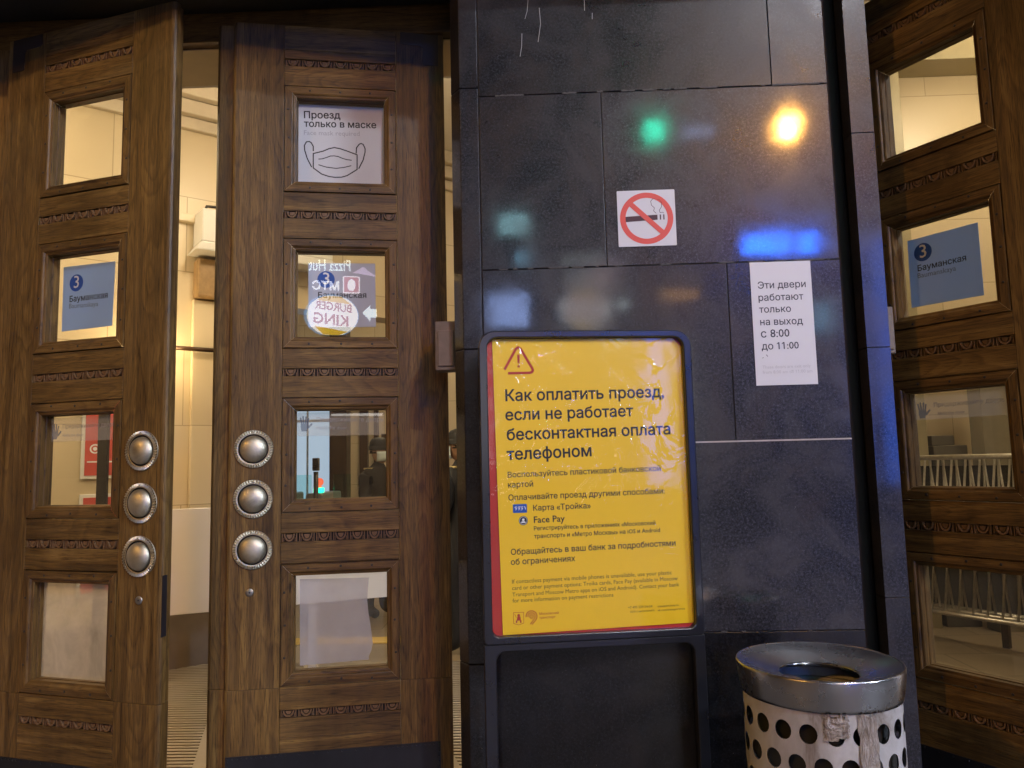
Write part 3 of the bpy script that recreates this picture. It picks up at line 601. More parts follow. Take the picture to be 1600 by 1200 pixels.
# ------------------------------------------------------------------ doors
BANDS = [(2.9727, 2.9454), (2.4073, 2.3803), (1.8453, 1.8184), (1.2829, 1.2542), (0.7084, 0.6836)]
OPEN = [(2.8287, 2.5166), (2.2658, 1.9562), (1.7023, 1.393), (1.1413, 0.8238)]
FM = 0.0415; WB = 0.1977; WO = 0.1562
def door_leaf(label, loc, rz, hinge):
    d = thing('wooden_door', label, 'door', (loc[0], loc[1], 0), rz, 'carved oak station doors')
    T = 0.055; b = MB(); uL, uR = -0.375, 0.3735
    sgn = 1 if hinge == 'left' else -1
    # stiles (the meeting stile is rebated), in two lengths with a joint near the foot
    for z0, z1 in ((0.02, 0.78), (0.7808, 3.10)):
        if hinge == 'left':
            b.box(uL, -WB - 0.0006, 0, T, z0, z1, 'z')
            b.vprism([(WB + .0006, 0), (uR - 0.012, 0), (uR - 0.004, 0.003), (uR, 0.010), (uR, 0.028), (uR - 0.012, 0.030), (uR - 0.012, T), (WB + .0006, T)], z0, z1, 0, 'z')
        else:
            b.box(WB + 0.0006, uR, 0, T, z0, z1, 'z')
            b.vprism([(uL, 0.010), (uL + 0.004, 0.003), (uL + 0.012, 0), (-WB - .0006, 0), (-WB - .0006, T), (uL - 0.058, T), (uL - 0.060, 0.040), (uL - 0.050, 0.028), (uL, 0.024)], z0, z1, 0, 'z')
    tops = [3.10] + [o[1] - FM for o in OPEN]; bots = [o[0] + FM for o in OPEN] + [0.02]
    for i in range(5):
        zt, zb = tops[i] - 0.0008, bots[i] + 0.0008; bt, bb = BANDS[i]
        segs = []
        if i == 0: segs = [(bt + 0.034, zt), (bt, bt + 0.0335), (zb, bb)]
        elif i == 4: segs = [(bt, zt), (0.62, bb), (zb, 0.6195)]
        else: segs = [(bt, zt), (zb, bb)]
        for a, c in segs: b.box(-WB, WB, 0.0, T, a, c, 'x')
        b.box(-WB, WB, 0.020, T, bb, bt, 'x')
    b.build('leaf', WOOD, d, 0.0016)
    # carved bands: egg and dart
    for bt, bb in BANDS:
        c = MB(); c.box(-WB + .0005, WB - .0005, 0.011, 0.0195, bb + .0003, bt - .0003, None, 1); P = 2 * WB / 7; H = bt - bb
        for k in range(7):
            cx = -WB + P * (k + 0.5) + random.uniform(-.0008, .0008); rx = 0.0185 * random.uniform(.94, 1.04); N = 12; wear = random.choice((0, 0, 0, .002, .004))
            arc = lambda q, zz: [(cx + q * math.cos(R(180 + 180 * t / N)), bt - 0.0015 + zz * math.sin(R(180 + 180 * t / N))) for t in range(N + 1)]
            o, i2 = arc(rx, H - 0.003), arc(rx - 0.0045, H - 0.0085)
            for t in range(N): c.prism([o[t], o[t + 1], i2[t + 1], i2[t]], 0.0005 + wear, 0.0115)
            eg = arc(0.0092, H - 0.014); eg = [(x, z - 0.0025) for x, z in eg]
            c.prism(eg, 0.005, 0.0115)
            for s2 in (-1, 1):
                xx = cx + s2 * (P / 2 - 0.0048); c.prism([(xx - .0015, bb + .001), (xx + .0015, bb + .001), (xx + .0015, bt - .001), (xx - .0015, bt - .001)], 0.003, 0.0115)
                xx = cx + s2 * (P / 2 - 0.0098); c.prism([(xx - .001, bb + .001), (xx + .001, bb + .001), (xx + .001 + s2 * .0006, bb + .014), (xx - .001 + s2 * .0006, bb + .014)], 0.005, 0.0115)
        c.build('carved_band', [CARVE, CARVESHADE], d)
    # window frames and panes
    prof = [(0.0, 0.009), (0.0026, 0.009), (0.0034, -0.0030), (0.0265, -0.0030), (0.0300, -0.0012), (0.0335, 0.0030), (0.0385, 0.0040), (0.0415, 0.0060), (0.0415, 0.026), (0.0440, 0.028), (0.0440, 0.055)]
    for k, (zt, zb) in enumerate(OPEN):
        c = MB(); X = WO + FM; zc = (zt + zb) / 2; Z = (zt - zb) / 2 + FM
        for side in range(4):
            off = random.uniform(0, 20); off2 = random.uniform(0, 20)
            def pt(t, i):
                q, w = prof[i]
                if side == 0: return (t * (X - q - .0006), w, zc + Z - q)
                if side == 1: return (X - q, w, zc - t * (Z - q))
                if side == 2: return (-t * (X - q - .0006), w, zc - Z + q)
                return (-X + q, w, zc + t * (Z - q))
            for i in range(len(prof) - 1):
                q = [pt(-1, i), pt(1, i), pt(1, i + 1), pt(-1, i + 1)]
                lc = lambda p: (p[0] if side in (0, 2) else p[2])
                c.face(q[::-1], [(lc(p) + off, prof[j][0] * (-1 if side > 1 else 1) + prof[j][1] + off2) for p, j in zip(q, (i, i, i + 1, i + 1))][::-1])
            for s3 in (-0.62, 0, 0.62):        # slotted screws
                px, pz = (s3 * X * 0.86, zc + (Z - 0.015) * (1 if side == 0 else -1)) if side in (0, 2) else ((X - 0.015) * (1 if side == 1 else -1), zc + s3 * Z * 0.86)
                px += random.uniform(-.003, .003); pz += random.uniform(-.003, .003)
                c.lathe([(0.0044, 0), (0.0040, 0.0006), (0.0, 0.0008)], (px, -0.0030, pz), 'y', 10, 1)
        fr = c.build('window_frame', [WOODF, IRON], d)
        c = MB(); x, z0, z1, e = WO - 0.0024, zb + 0.0024, zt - 0.0024, 0.011
        Q = [(-x, z0), (x, z0), (x, z1), (-x, z1)]; I = [(-x + e, z0 + e), (x - e, z0 + e), (x - e, z1 - e), (-x + e, z1 - e)]
        c.face([(p[0], 0.040, p[1]) for p in I])
        for i in range(4):
            j = (i + 1) % 4; c.face([(Q[i][0], 0.0425, Q[i][1]), (Q[j][0], 0.0425, Q[j][1]), (I[j][0], 0.040, I[j][1]), (I[i][0], 0.040, I[i][1])])
        c.build('glass_pane', GLASSDIRT if (k == 3 and hinge == 'left' and loc[0] < 0) else GLASS, fr)
    # kick plate nailed along its rim
    c = MB(); c.box(-0.366 if hinge != 'left' else -0.37, 0.330 if hinge != 'left' else 0.355, -0.0025, 0.0015, 0.03, 0.574)
    for k in range(46):
        if k > 12 and k < 34 and k % 3: continue
        c.lathe([(0.0028, 0), (0.002, 0.0016), (0, 0.002)], (-0.36 + k * 0.0152, -0.0025, 0.567), 'y', 8)
    for k in range(30):
        for xx in (-0.360, 0.324): c.lathe([(0.0028, 0), (0.002, 0.0016), (0, 0.002)], (xx, -0.0025, 0.56 - k * 0.0165), 'y', 8)
    c.build('kick_plate', PLATE, d)
    # corner bracket at the top of the hinge side
    hx = lambda u: u if hinge == 'right' else -u
    c = MB(); pts = [(0.215, 3.098), (0.3545, 3.098), (0.3545, 2.973), (0.302, 2.973), (0.297, 2.978), (0.297, 3.040), (0.288, 3.049), (0.225, 3.051), (0.215, 3.058)]
    pts = [(hx(a), z) for a, z in pts]; pts = pts if hinge != 'right' else pts[::-1]
    c.prism(pts, -0.0022, 0.001)
    c.build('corner_bracket', BRACKETM, d, 0.0008)
    return d
def knob(d, u, z):
    c = MB()
    c.lathe([(0.0, 0.026), (0.012, 0.0255), (0.024, 0.0232), (0.034, 0.0186), (0.0405, 0.0130), (0.0440, 0.008), (0.0448, 0.004), (0.0445, 0.0006)], (u, 0, z), 'y', 40, caps=False)
    k = c.build('knob', BRASS, d, weld=True)
    c = MB(); N = 44                                  # reeded rosette
    for i in range(N):
        a0, a1 = 2 * math.pi * i / N, 2 * math.pi * (i + 1) / N; am = (a0 + a1) / 2
        P = lambda r, a, h: (u + r * math.cos(a), -h, z + r * math.sin(a))
        for (r0, h0), (r1, h1) in (((0.0645, 0.0), (0.0635, 0.004)), ((0.0635, 0.004), (0.0540, 0.0065)), ((0.0540, 0.0065), (0.0500, 0.0060)), ((0.0500, 0.0060), (0.0470, 0.0005)), ((0.0470, 0.0005), (0.0440, 0.0005))):
            rid = 0.0045 if r0 in (0.0635,) else 0.0; mm = 1 if r0 < 0.0505 else 0
            c.face([P(r0, a0, h0), P(r0, am, h0 + rid), P(r1, am, h1 + rid * .6), P(r1, a0, h1)], None, mm, False)
            c.face([P(r0, am, h0 + rid), P(r0, a1, h0), P(r1, a1, h1), P(r1, am, h1 + rid * .6)], None, mm, False)
    for a in (90, 215, 325): c.lathe([(0.003, 0), (0.003, 0.0012), (0, 0.0016)], (u + 0.058 * math.cos(R(a)), -0.0075, z + 0.058 * math.sin(R(a))), 'y', 8)
    c.build('rosette', [BRASS, PATINA], k)
def bolt_plug(d, u, z):
    c = MB(); c.lathe([(0.0, 0.0025), (0.004, 0.0028), (0.012, 0.003), (0.0135, 0.0)], (u, 0, z), 'y', 20, caps=False); c.lathe([(0.0028, 0.0), (0.0028, 0.0035), (0, 0.0035)], (u, 0, z), 'y', 8, 1, caps=False)
    c.build('bolt_plug', [simple('dull_zinc', (0.30, 0.29, 0.26), 0.4, 0.8), INK], d)

DL = door_leaf('carved oak door with brass knobs hinged at its left, swung half open, dirty lowest pane', (-1.5573, 2.5051), -0.27328, 'left')
DM = door_leaf('carved oak door with brass knobs and white mask notice, beside the granite pillar', (-0.6824, 2.61), 0.182905, 'right')
DR = door_leaf('carved oak door without visible knobs, opened wide beyond the litter bin', (1.3061, 2.4348), -1.002091, 'left')
for z in (1.570, 1.402, 1.2335): knob(DL, 0.2845, z); knob(DM, -0.2890, z)
bolt_plug(DL, 0.2872, 1.0964); bolt_plug(DM, -0.2967, 1.0936)
c = MB(); c.box(0.3728, 0.3746, 0.004, 0.024, 0.985, 1.175); c.build('strike_plate', BLACKPAINT, DL)

# ------------------------------------------------------------------ notices in the door windows
def on_door(D, name, label, cat, group=None):
    o = thing(name, label, cat, D.location, D.rotation_euler.z, group); return o
s = on_door(DM, 'mask_notice', 'white square notice with a face mask drawing in the top window of the middle door', 'notice')
c = MB(); c.box(-0.1535, 0.1535, 0.0445, 0.0455, 2.5205, 2.8245); c.build('sheet', WHITEPAPER, s)
c = MB(); y = 0.0442
write(c, 'Проезд', (-0.1345, 2.7751 - .004), (-0.0043, 2.7791 - .004), y, 0.02); write(c, 'только в маске', (-0.1343, 2.7386), (0.1253, 2.7440), y, 0.02)
c.build('heading', INK, s)
c = MB(); write(c, 'Face mask required', (-0.1341, 2.7075), (0.0648, 2.7115), y); c.build('small_print', INKGREY, s)
c = MB(); wl = 0.0042
c.stroke([(-.1008, 2.5839), (-.101, 2.6381), (-.0659, 2.6486), (-.045, 2.6588), (-.026, 2.6635), (-.005, 2.6600), (.0198, 2.652), (.0554, 2.6393), (.0553, 2.5834), (.0197, 2.5591), (-.000, 2.5525), (-.023, 2.5510), (-.045, 2.5535), (-.0713, 2.562)], wl, y, 0, True)
c.stroke([(-.1065, 2.5867), (-.1224, 2.6192), (-.1315, 2.650), (-.1325, 2.6671), (-.1255, 2.6813), (-.1150, 2.6830), (-.1085, 2.679), (-.1011, 2.6654), (-.101, 2.6472)], wl, y)
c.stroke([(.0611, 2.5866), (.0773, 2.6207), (.084, 2.650), (.0844, 2.6637), (.0775, 2.6799), (.070, 2.6830), (.063, 2.6799), (.0532, 2.6655), (.052, 2.6441)], wl, y)
c.stroke([(-.0828, 2.6177), (-.068, 2.6195), (-.0544, 2.6248), (-.040, 2.631), (-.026, 2.632), (-.012, 2.630), (.0026, 2.6239), (.018, 2.6195), (.0359, 2.6179)], wl * .8, y)
c.stroke([(-.0827, 2.5966), (-.0544, 2.5885), (-.0202, 2.5849), (.0083, 2.5896), (.0347, 2.5972)], wl * .8, y)
c.build('mask_drawing', INK, s)
def station_card(D, label, corners, cc, rad, t1, t2, paper, yb, tilt=0):
    s = on_door(D, 'station_card', label, 'sign', 'line 3 station cards in door windows')
    c = MB(); c.prism(corners, yb, yb + 0.0015); c.build('card', paper, s)
    c = MB(); c.disc(cc, rad, yb - 0.0004); c.build('line_badge', BLUEINK, s)
    c = MB(); write(c, '3', (cc[0] - rad * .36, cc[1] - rad * .58), (cc[0] + rad * .40, cc[1] - rad * .58), yb - 0.0008, 0.005, 0); c.build('line_number', WHITEINK, s)
    c = MB(); write(c, 'Бауманская', t1[0], t1[1], yb - 0.0004, 0.016); c.build('station_name', INK, s)
    if t2: c = MB(); write(c, 'Baumanskaya', t2[0], t2[1], yb - 0.0004, 0.0); c.build('latin_name', INKMID, s)
    return s
station_card(DL, 'pale blue card reading Бауманская in the second window of the door at the left', [(-.1299, 2.0003), (.0935, 2.0041), (.0985, 2.2298), (-.1318, 2.2323)], (-.0706, 2.1695), .0305, ((-.0986, 2.1032), (.0707, 2.1041)), ((-.0997, 2.0803), (.0298, 2.0780)), BLUECARD, 0.050)
station_card(DM, 'grey blue card behind bright sign reflections in the second window of the middle door', [(-.1163, 1.999), (.1205, 2.001), (.1187, 2.2342), (-.1173, 2.2315)], (-.0551, 2.1726), .0305, ((-.0829, 2.1052), (.0869, 2.1068)), None, WARMPAPER, 0.050)
station_card(DR, 'pale blue card reading Бауманская in the wide open door right of the pillar', [(-.1380, 1.9928), (.0973, 1.9884), (.0976, 2.2213), (-.1345, 2.2232)], (-.084, 2.1718), .0305, ((-.1063, 2.1113), (.0537, 2.110)), ((-.1083, 2.0876), (.0193, 2.0852)), BLUECARD, 0.050)
def hold_sticker(D, label, p0, p1, q0, q1, hand):
    s = on_door(D, 'door_sticker', label, 'sticker', 'hold the door stickers')
    c = MB(); yb = 0.0436; c.prism(rrect(-0.1515, 0.1515, 1.612, 1.6955, 0.008, 3), yb, yb + 0.0004); c.build('clear_film', VEIL, s)
    c = MB(); write(c, 'Придерживайте дверь', p0, p1, yb - 0.0003, 0.008); write(c, 'Hold the door', q0, q1, yb - 0.0003, 0.0); c.build('lettering', DECALINK, s)
    c = MB(); hand_icon(c, hand[0], hand[1], 0.052, yb - 0.0003); c.build('hand_symbol', DECALBLUE, s)
hold_sticker(DM, 'clear hold the door sticker with hand in the third window of the middle door', (-.0859, 1.663), (.1441, 1.660), (-.0858, 1.6349), (.0187, 1.6335), (-.1268, 1.655))
hold_sticker(DL, 'clear hold the door sticker with hand on the half open left door', (-.1007, 1.6565), (.125, 1.6571), (-.0994, 1.6288), (-.0089, 1.6275), (-.1330, 1.6468))
hold_sticker(DR, 'clear hold the door sticker with hand on the door right of the pillar', (-.0854, 1.6516), (.1334, 1.6518), (-.0739, 1.6255), (.0112, 1.6250), (-.1250, 1.6435))
s = on_door(DM, 'torn_film', 'torn lilac film clinging to the lowest window of the middle door', 'film')
c = MB(); c.flat([(-.1400, 1.1239), (.0919, 1.1195), (.0890, 1.08), (.0862, 1.0434), (.0905, 1.00), (.0967, .9621), (.101, .93), (.1046, .8974), (.100, .875), (.0909, .8555), (.0912, .8440), (-.138, .8376)][::-1], 0.0440)
c.build('film_sheet', LILAC, s)

# ------------------------------------------------------------------ signs on the pillar
s = thing('no_smoking_sign', 'square white no smoking sticker with red ring on the granite pillar', 'sign', (0, YF, 0))
c = MB(); c.prism(rrect(0.2705, 0.4535, 2.1735, 2.3560, 0.003, 3), -0.0022, -0.0014); c.build('sheet', WHITEPAPER, s)
c = MB(); c.disc((0.3620, 2.2640), 0.0840, -0.0026, 0, 56, 0.0665); c.build('red_ring', REDBAN, s)
c = MB(); d = Vector((0.4150 - 0.3065, 2.2100 - 2.3160)).normalized(); cc = Vector((0.362, 2.264)); c.stroke([cc - d * 0.070, cc + d * 0.070], 0.0165, -0.0029); c.build('red_bar', REDBAN, s)
c = MB(); c.flat([(.2955, 2.2535), (.3965, 2.2580), (.3965, 2.2745), (.2955, 2.2710)], -0.0026); c.flat([(.4035, 2.258), (.4075, 2.258), (.4075, 2.2748), (.4035, 2.2748)], -0.0026); c.flat([(.4145, 2.258), (.4185, 2.258), (.4185, 2.2748), (.4145, 2.2748)], -0.0026); c.build('cigarette', INKMAROON, s)
c = MB(); c.stroke([(.393, 2.279), (.385, 2.287), (.388, 2.297), (.379, 2.306), (.377, 2.319), (.383, 2.326), (.392, 2.327)], .0016, -0.0026)
c.stroke([(.398, 2.3245), (.405, 2.3225), (.411, 2.314), (.410, 2.299), (.403, 2.289), (.405, 2.281), (.413, 2.282), (.417, 2.279)], .0016, -0.0026); c.build('smoke_line', INKMAROON, s)
s = thing('hours_notice', 'tall white notice with exit hours in Russian on the granite pillar', 'notice', (0, YF, 0))
c = MB(); c.box(0.6765, 0.8645, -0.0026, -0.0016, 1.7215, 2.1100); c.build('sheet', WHITEPAPER, s)
c = MB(); y = -0.0030
for t, p, q in (('Эти двери', (.698, 2.0255), (.846, 2.0262)), ('работают', (.698, 1.9865), (.8365, 1.9872)), ('только', (.698, 1.949), (.796, 1.9495)), ('на выход', (.699, 1.9095), (.830, 1.910)), ('с 8:00', (.699, 1.871), (.787, 1.8715)), ('до 11:00', (.699, 1.833), (.813, 1.8335))):
    write(c, t, p, q, y, 0.008)
c.stroke([(.700, 1.806), (.7025, 1.809)], .0018, y); c.stroke([(.712, 1.817), (.716, 1.811)], .0018, y)
c.build('lettering', simple('navy_ink', (0.028, 0.030, 0.055), 0.5), s)
c = MB(); write(c, 'These doors are exit only', (.698, 1.7735), (.845, 1.7745), y); write(c, 'from 8:00 am till 11:00 am', (.698, 1.7575), (.849, 1.758), y); c.build('faded_print', simple('faded_ink', (0.50, 0.50, 0.54), 0.5), s)

# ------------------------------------------------------------------ information stand
s = thing('information_stand', 'black floor stand with yellow payment poster in front of the granite pillar', 'sign stand', (0.14991, 2.28878, 0), 0.1411523)
c = MB(); c.ring(rrect(-.3255, .3265, .986, 1.8955, (.012, .012, .050, .050), 8), rrect(-.3000, .3010, 1.0070, 1.8745, (.022, .022, .032, .032), 8), -.016, .014)
c.ring(rrect(-.3255, .3265, 0.02, .9855, (.01, .01, .001, .001), 8), rrect(-.2905, .2935, 0.10, .9660, (.01, .01, .030, .030), 8), -.014, .013)
c.build('stand_frame', BLACKPAINT, s, 0.004, weld='recalc')
c = MB(); c.box(-.34, .34, -.14, .020, 0.002, 0.018); c.build('base_plate', BLACKPAINT, s, 0.003)
c = MB(); c.prism(rrect(-.3020, .3030, 1.005, 1.8765, .030, 6), .006, .010); c.build('back_board', REDBOARD, s)
c = MB(); c.prism([(-.2695, 1.0085), (.3015, 1.0190), (.3020, 1.845), (.272, 1.8735), (-.2832, 1.8735)], .0030, .0045); c.build('poster', YELLOW, s)
y = .0026
c = MB()
for t, p, q in (('Как оплатить проезд,', (-.2469, 1.686), (.2396, 1.6912)), ('если не работает', (-.2482, 1.6285), (.1416, 1.6348)), ('бесконтактная оплата', (-.2452, 1.5695), (.2546, 1.5778)), ('телефоном', (-.2466, 1.511), (.0089, 1.5172))): write(c, t, p, q, y, 0.020)
c.build('heading', INK, s)
c = MB()
for t, p, q in (('Воспользуйтесь пластиковой банковской', (-.2452, 1.4594), (.2191, 1.468)), ('картой', (-.245, 1.43), (-.1701, 1.4315)), ('Оплачивайте проезд другими способами:', (-.2446, 1.3926), (.2285, 1.4001)), ('Карта «Тройка»', (-.172, 1.3607), (.0005, 1.3632)), ('Face Pay', (-.1709, 1.3251), (-.0786, 1.3268)),
                ('Регистрируйтесь в приложениях «Московский', (-.1714, 1.3035), (.1956, 1.3085)), ('транспорт» и «Метро Москвы» на iOS и Android', (-.1712, 1.2806), (.2088, 1.2869)), ('Обращайтесь в ваш банк за подробностями', (-.241, 1.2353), (.2546, 1.2451)), ('об ограничениях', (-.2417, 1.2065), (-.0509, 1.2107))): write(c, t, p, q, y, 0.013)
c.build('body_text', INK, s)
c = MB()
for t, p, q in (('If contactless payment via mobile phones is unavailable, use your plastic', (-.2396, 1.1531), (.2388, 1.1614)), ('card or other payment options: Troika cards, Face Pay (available in Moscow', (-.24, 1.1347), (.2565, 1.1439)), ('Transport and Moscow Metro apps on iOS and Android). Contact your bank', (-.2396, 1.1163), (.26, 1.1258)), ('for more information on payment restrictions', (-.2392, 1.0991), (.0595, 1.1039)),
                ('+7 495 539-54-54', (.1022, 1.067), (.1753, 1.068)), ('3210 с мобильного', (.1083, 1.0552), (.1814, 1.0566)), ('transport.mos.ru', (.1915, 1.0673), (.2551, 1.0688)), ('vk.com/transportmos', (.1909, 1.0557), (.2743, 1.0575)), ): write(c, t, p, q, y, 0.004)
c.build('small_print', INKBROWN, s)
c = MB(); write(c, 'Московский', (-.1619, 1.0608), (-.1051, 1.0616), y, 0.008); write(c, 'транспорт', (-.1622, 1.0498), (-.1148, 1.0506), y, 0.008)
for r0 in (0.0048, 0.0105, 0.0160):     # the concentric 9 of the transport emblem
    cc = (-.1852, 1.0575); a0 = -40 if r0 > .005 else -180
    pts = [(cc[0] + r0 * math.cos(R(a)), cc[1] + r0 * math.sin(R(a))) for a in range(int(a0), (200 if r0 > .005 else 181), 15)]
    if r0 > .005: pts = [(cc[0] - .004 + (r0 - .0105) * .9, cc[1] - .0215 - (r0 - .0105) * .2)] + pts
    c.stroke(pts, .0026, y)
c.build('transport_emblem', INKRED, s)
c = MB(); c.stroke([(-.2378, 1.0706), (-.2378, 1.040), (-.2229, 1.0352), (-.2080, 1.040), (-.2080, 1.0706)], .0012, y, 0, True)
c.disc((-.2225, 1.0622), .0042, y - .00006, 0, 12); c.flat([(-.2285, 1.0475), (-.2165, 1.0475), (-.2175, 1.0590), (-.2265, 1.0585)], y - .00006); c.flat([(-.2315, 1.0410), (-.2275, 1.0410), (-.2265, 1.0490), (-.2305, 1.0480)], y - .00003); c.flat([(-.2190, 1.0405), (-.2145, 1.0415), (-.2150, 1.0485), (-.2190, 1.0490)], y - .00003); c.stroke([(-.2345, 1.0660), (-.2290, 1.0560)], .0012, y - .00003)
c.build('city_crest', INKRED, s)
c = MB(); c.stroke([(-.2478, 1.7801), (-.2120, 1.8430), (-.2049, 1.8475), (-.1975, 1.8425), (-.1640, 1.7835), (-.1620, 1.7775), (-.1655, 1.7720), (-.1720, 1.7700), (-.2372, 1.7692)], .0078, y)
c.flat([(-.2080, 1.7990), (-.2018, 1.7990), (-.2010, 1.8255), (-.2085, 1.8255)], y); c.flat([(-.2083, 1.7865), (-.2015, 1.7865), (-.2015, 1.7930), (-.2083, 1.7930)], y)
c.build('warning_triangle', INKRED, s)
c = MB(); c.prism(rrect(-.2321, -.1905, 1.3556, 1.3811, .002, 2), y - .0002, y + .0003); c.build('card_symbol', BLUEINK, s)
c = MB()
for k in range(3):
    x = -.2262 + k * .0088; c.stroke([(x, 1.3712), (x + .0035, 1.3738), (x + .0065, 1.3725)], .0017, y - .0006); c.stroke([(x + .0012, 1.3690), (x + .0055, 1.3690), (x + .0020, 1.3635)], .0017, y - .0006)
c.stroke([(-.1990, 1.3740), (-.1960, 1.3720), (-.1950, 1.3650)], .0017, y - .0006)
c.build('card_symbol_mark', WHITEINK, s)
c = MB(); c.disc((-.2022, 1.3328), .0135, y); c.build('face_symbol', INK, s)
c = MB(); c.disc((-.2022, 1.3352), .0038, y - .0005); c.flat([(-.2095, 1.3262), (-.1949, 1.3262), (-.1975, 1.3308), (-.2068, 1.3308)], y - .0005); c.disc((-.2022, 1.3328), .0117, y - .0005, 0, 24, .0107); c.build('face_symbol_mark', WHITEINK, s)
c = MB(); c.flat(rrect(-.2995, .3005, 1.0075, 1.874, .030, 6), .0008); c.build('plastic_film', FILM, s)

# ------------------------------------------------------------------ litter bin
s = thing('litter_bin', 'perforated white litter bin with steel funnel rim, patched with dirty tape', 'bin', (0.655, 1.905, 0)); s.scale = (0.945, 0.945, 1.024)
HB = 0.922; RB = 0.187; N = 168; ROWS = []
def bin_body():
    """cylinder wall with staggered round holes cut as real openings"""
    bm = bmesh.new(); rows = []; nh = 20; pz = 0.066; hr = 0.0205
    cellw = 2 * math.pi * RB / nh
    uvl = bm.loops.layers.uv.new('UVMap')
    def P(u, z): a = u / RB; return (RB * math.cos(a), RB * math.sin(a), z)
    nz = 13; ztop = HB
    K = 16
    for r in range(nz):
        z1 = ztop - 0.012 - r * pz; z0 = z1 - pz; zc = (z0 + z1) / 2
        for k in range(nh):
            uc = cellw * (k + (0.5 if r % 2 else 0.0)); 
            hole = [(uc + hr * math.cos(2 * math.pi * t / K), zc + hr * math.sin(2 * math.pi * t / K)) for t in range(K)]
            sq = []
            for t in range(K):
                a = 2 * math.pi * t / K; c_, s_ = math.cos(a), math.sin(a); q = max(abs(c_), abs(s_)); sq.append((uc + cellw / 2 * c_ / q, zc + pz / 2 * s_ / q))
            for t in range(K):
                j = (t + 1) % K; bm.faces.new([bm.verts.new(P(*q)) for q in (hole[t], sq[t], sq[j], hole[j])]).smooth = True
    for z0, z1 in ((ztop - 0.012, ztop + 0.01), (0.0, ztop - 0.012 - nz * pz)):
        if z1 - z0 < 0.002: continue
        for k in range(64):
            u0, u1 = 2 * math.pi * RB * k / 64, 2 * math.pi * RB * (k + 1) / 64
            bm.faces.new([bm.verts.new(P(*q)) for q in ((u0, z0), (u1, z0), (u1, z1), (u0, z1))]).smooth = True
    bmesh.ops.remove_doubles(bm, verts=bm.verts, dist=1e-5)
    rim_e = [e for e in bm.edges if e.is_boundary and -0.5 < e.verts[0].co.z and abs(e.verts[0].co.z - ztop - 0.01) > 1e-4 and e.verts[0].co.z > 1e-4]
    for e in rim_e:
        a, b_ = e.verts; q = 1 - 0.0035 / RB
        bm.faces.new([bm.verts.new(a.co), bm.verts.new(b_.co), bm.verts.new((b_.co.x * q, b_.co.y * q, b_.co.z)), bm.verts.new((a.co.x * q, a.co.y * q, a.co.z))])
    me = bpy.data.meshes.new('perforated_body'); bm.to_mesh(me); bm.free(); me.materials.append(BINPAINT)
    me.normals_split_custom_set_from_vertices([Vector((v.co.x, v.co.y, 0)).normalized() for v in me.vertices])
    o = bpy.data.objects.new('perforated_body', me); COL.objects.link(o); o.parent = s; o.rotation_euler.z = 0.13
    return o
bin_body()
c = MB(); c.lathe([(0.165, 0.06), (0.165, 0.895)], (0, 0, 0), 'z', 40, caps=False); c.lathe([(0.0, 0.02), (0.182, 0.02)], (0, 0, 0), 'z', 40, caps=False); c.build('inner_pail', BINDARK, s, solidify=0.002)
c = MB(); c.lathe([(0.0945, 0.9615), (0.0955, 0.9635), (0.099, 0.9648), (0.120, 0.9685), (0.160, 0.978), (0.190, 0.9885), (0.1965, 0.992), (0.1995, 0.991), (0.2005, 0.987), (0.1980, 0.962), (0.1930, 0.932), (0.1915, 0.924), (0.1895, 0.924), (0.1905, 0.935)], (0, 0, 0), 'z', 72, caps=False); c.build('rim', STEEL, s)
def tape(pts, name='tape_patch'):
    c = MB(); rr = random.Random(len(pts) * 7)
    nu, nz_ = 10, 18; G = []
    (a0, a1, z0, z1) = pts
    for i in range(nz_ + 1):
        row = []
        for j in range(nu + 1):
            edge = rr.uniform(-.05, .05) * (a1 - a0)
            a = R(a0 + (a1 - a0) * j / nu) + R(edge if j in (0, nu) else 0); z = z0 + (z1 - z0) * i / nz_ + (rr.uniform(-.006, .006) if i in (0, nz_) else 0)
            r = RB + 0.0015 + rr.uniform(0.0005, 0.0065) * (0.25 if j in (0, nu) else 1); row.append((r * math.cos(a), r * math.sin(a), z))
        G.append(row)
    for i in range(nz_):
        for j in range(nu): c.face([G[i][j], G[i][j + 1], G[i + 1][j + 1], G[i + 1][j]], None, 0, True)
    c.build(name, TAPE, s)
tape((-108, -91, 0.872, 0.921)); tape((-85, -70, 0.640, 0.922)); tape((-91, -66, 0.62, 0.77))

# ------------------------------------------------------------------ lobby furnishings
def lamp_pts(): pass
def at(pos, dep, z):     # a point on the left lobby wall: distance along it, out from it, height
    p = Vector(A0) + dA * pos + nA * dep; return (p.x, p.y, z)
angA = math.atan2(dA.y, dA.x)
p = at(4.12, 0.0, 0)
s = thing('wall_sconce', 'warm globe wall lamp glowing on the marble lobby wall behind the left door', 'lamp', (p[0], p[1], 2.42), angA)
c = MB(); c.lathe([(0, -.075), (.04, -.065), (.068, -.03), (.075, 0), (.068, .03), (.04, .065), (0, .075)], (0, -0.15, 0), 'z', 20, caps=False); c.build('globe', glow('sconce_glow', (1.0, 0.72, 0.36), P_SCONCE), s)
c = MB(); c.box(-.03, .03, -.012, 0, -.12, .12); c.tube([(0, -.01, -.09), (0, -.10, -.12), (0, -.15, -.085)], .009); c.build('bracket', BRONZE, s)
c = MB(); q0 = at(4.30, .10, 2.46); q1 = at(4.68, .10, 2.46); c.tube([q0, q1], .018, 8); c.tube([at(4.66, 0.02, 2.46), at(4.66, .10, 2.46)], .014, 8); tag(c.build('bronze_rod', BRONZE), 'dark horizontal rod across the lobby pilaster, seen between the two left doors', 'rod')
p = at(4.45, 0.0, 0)
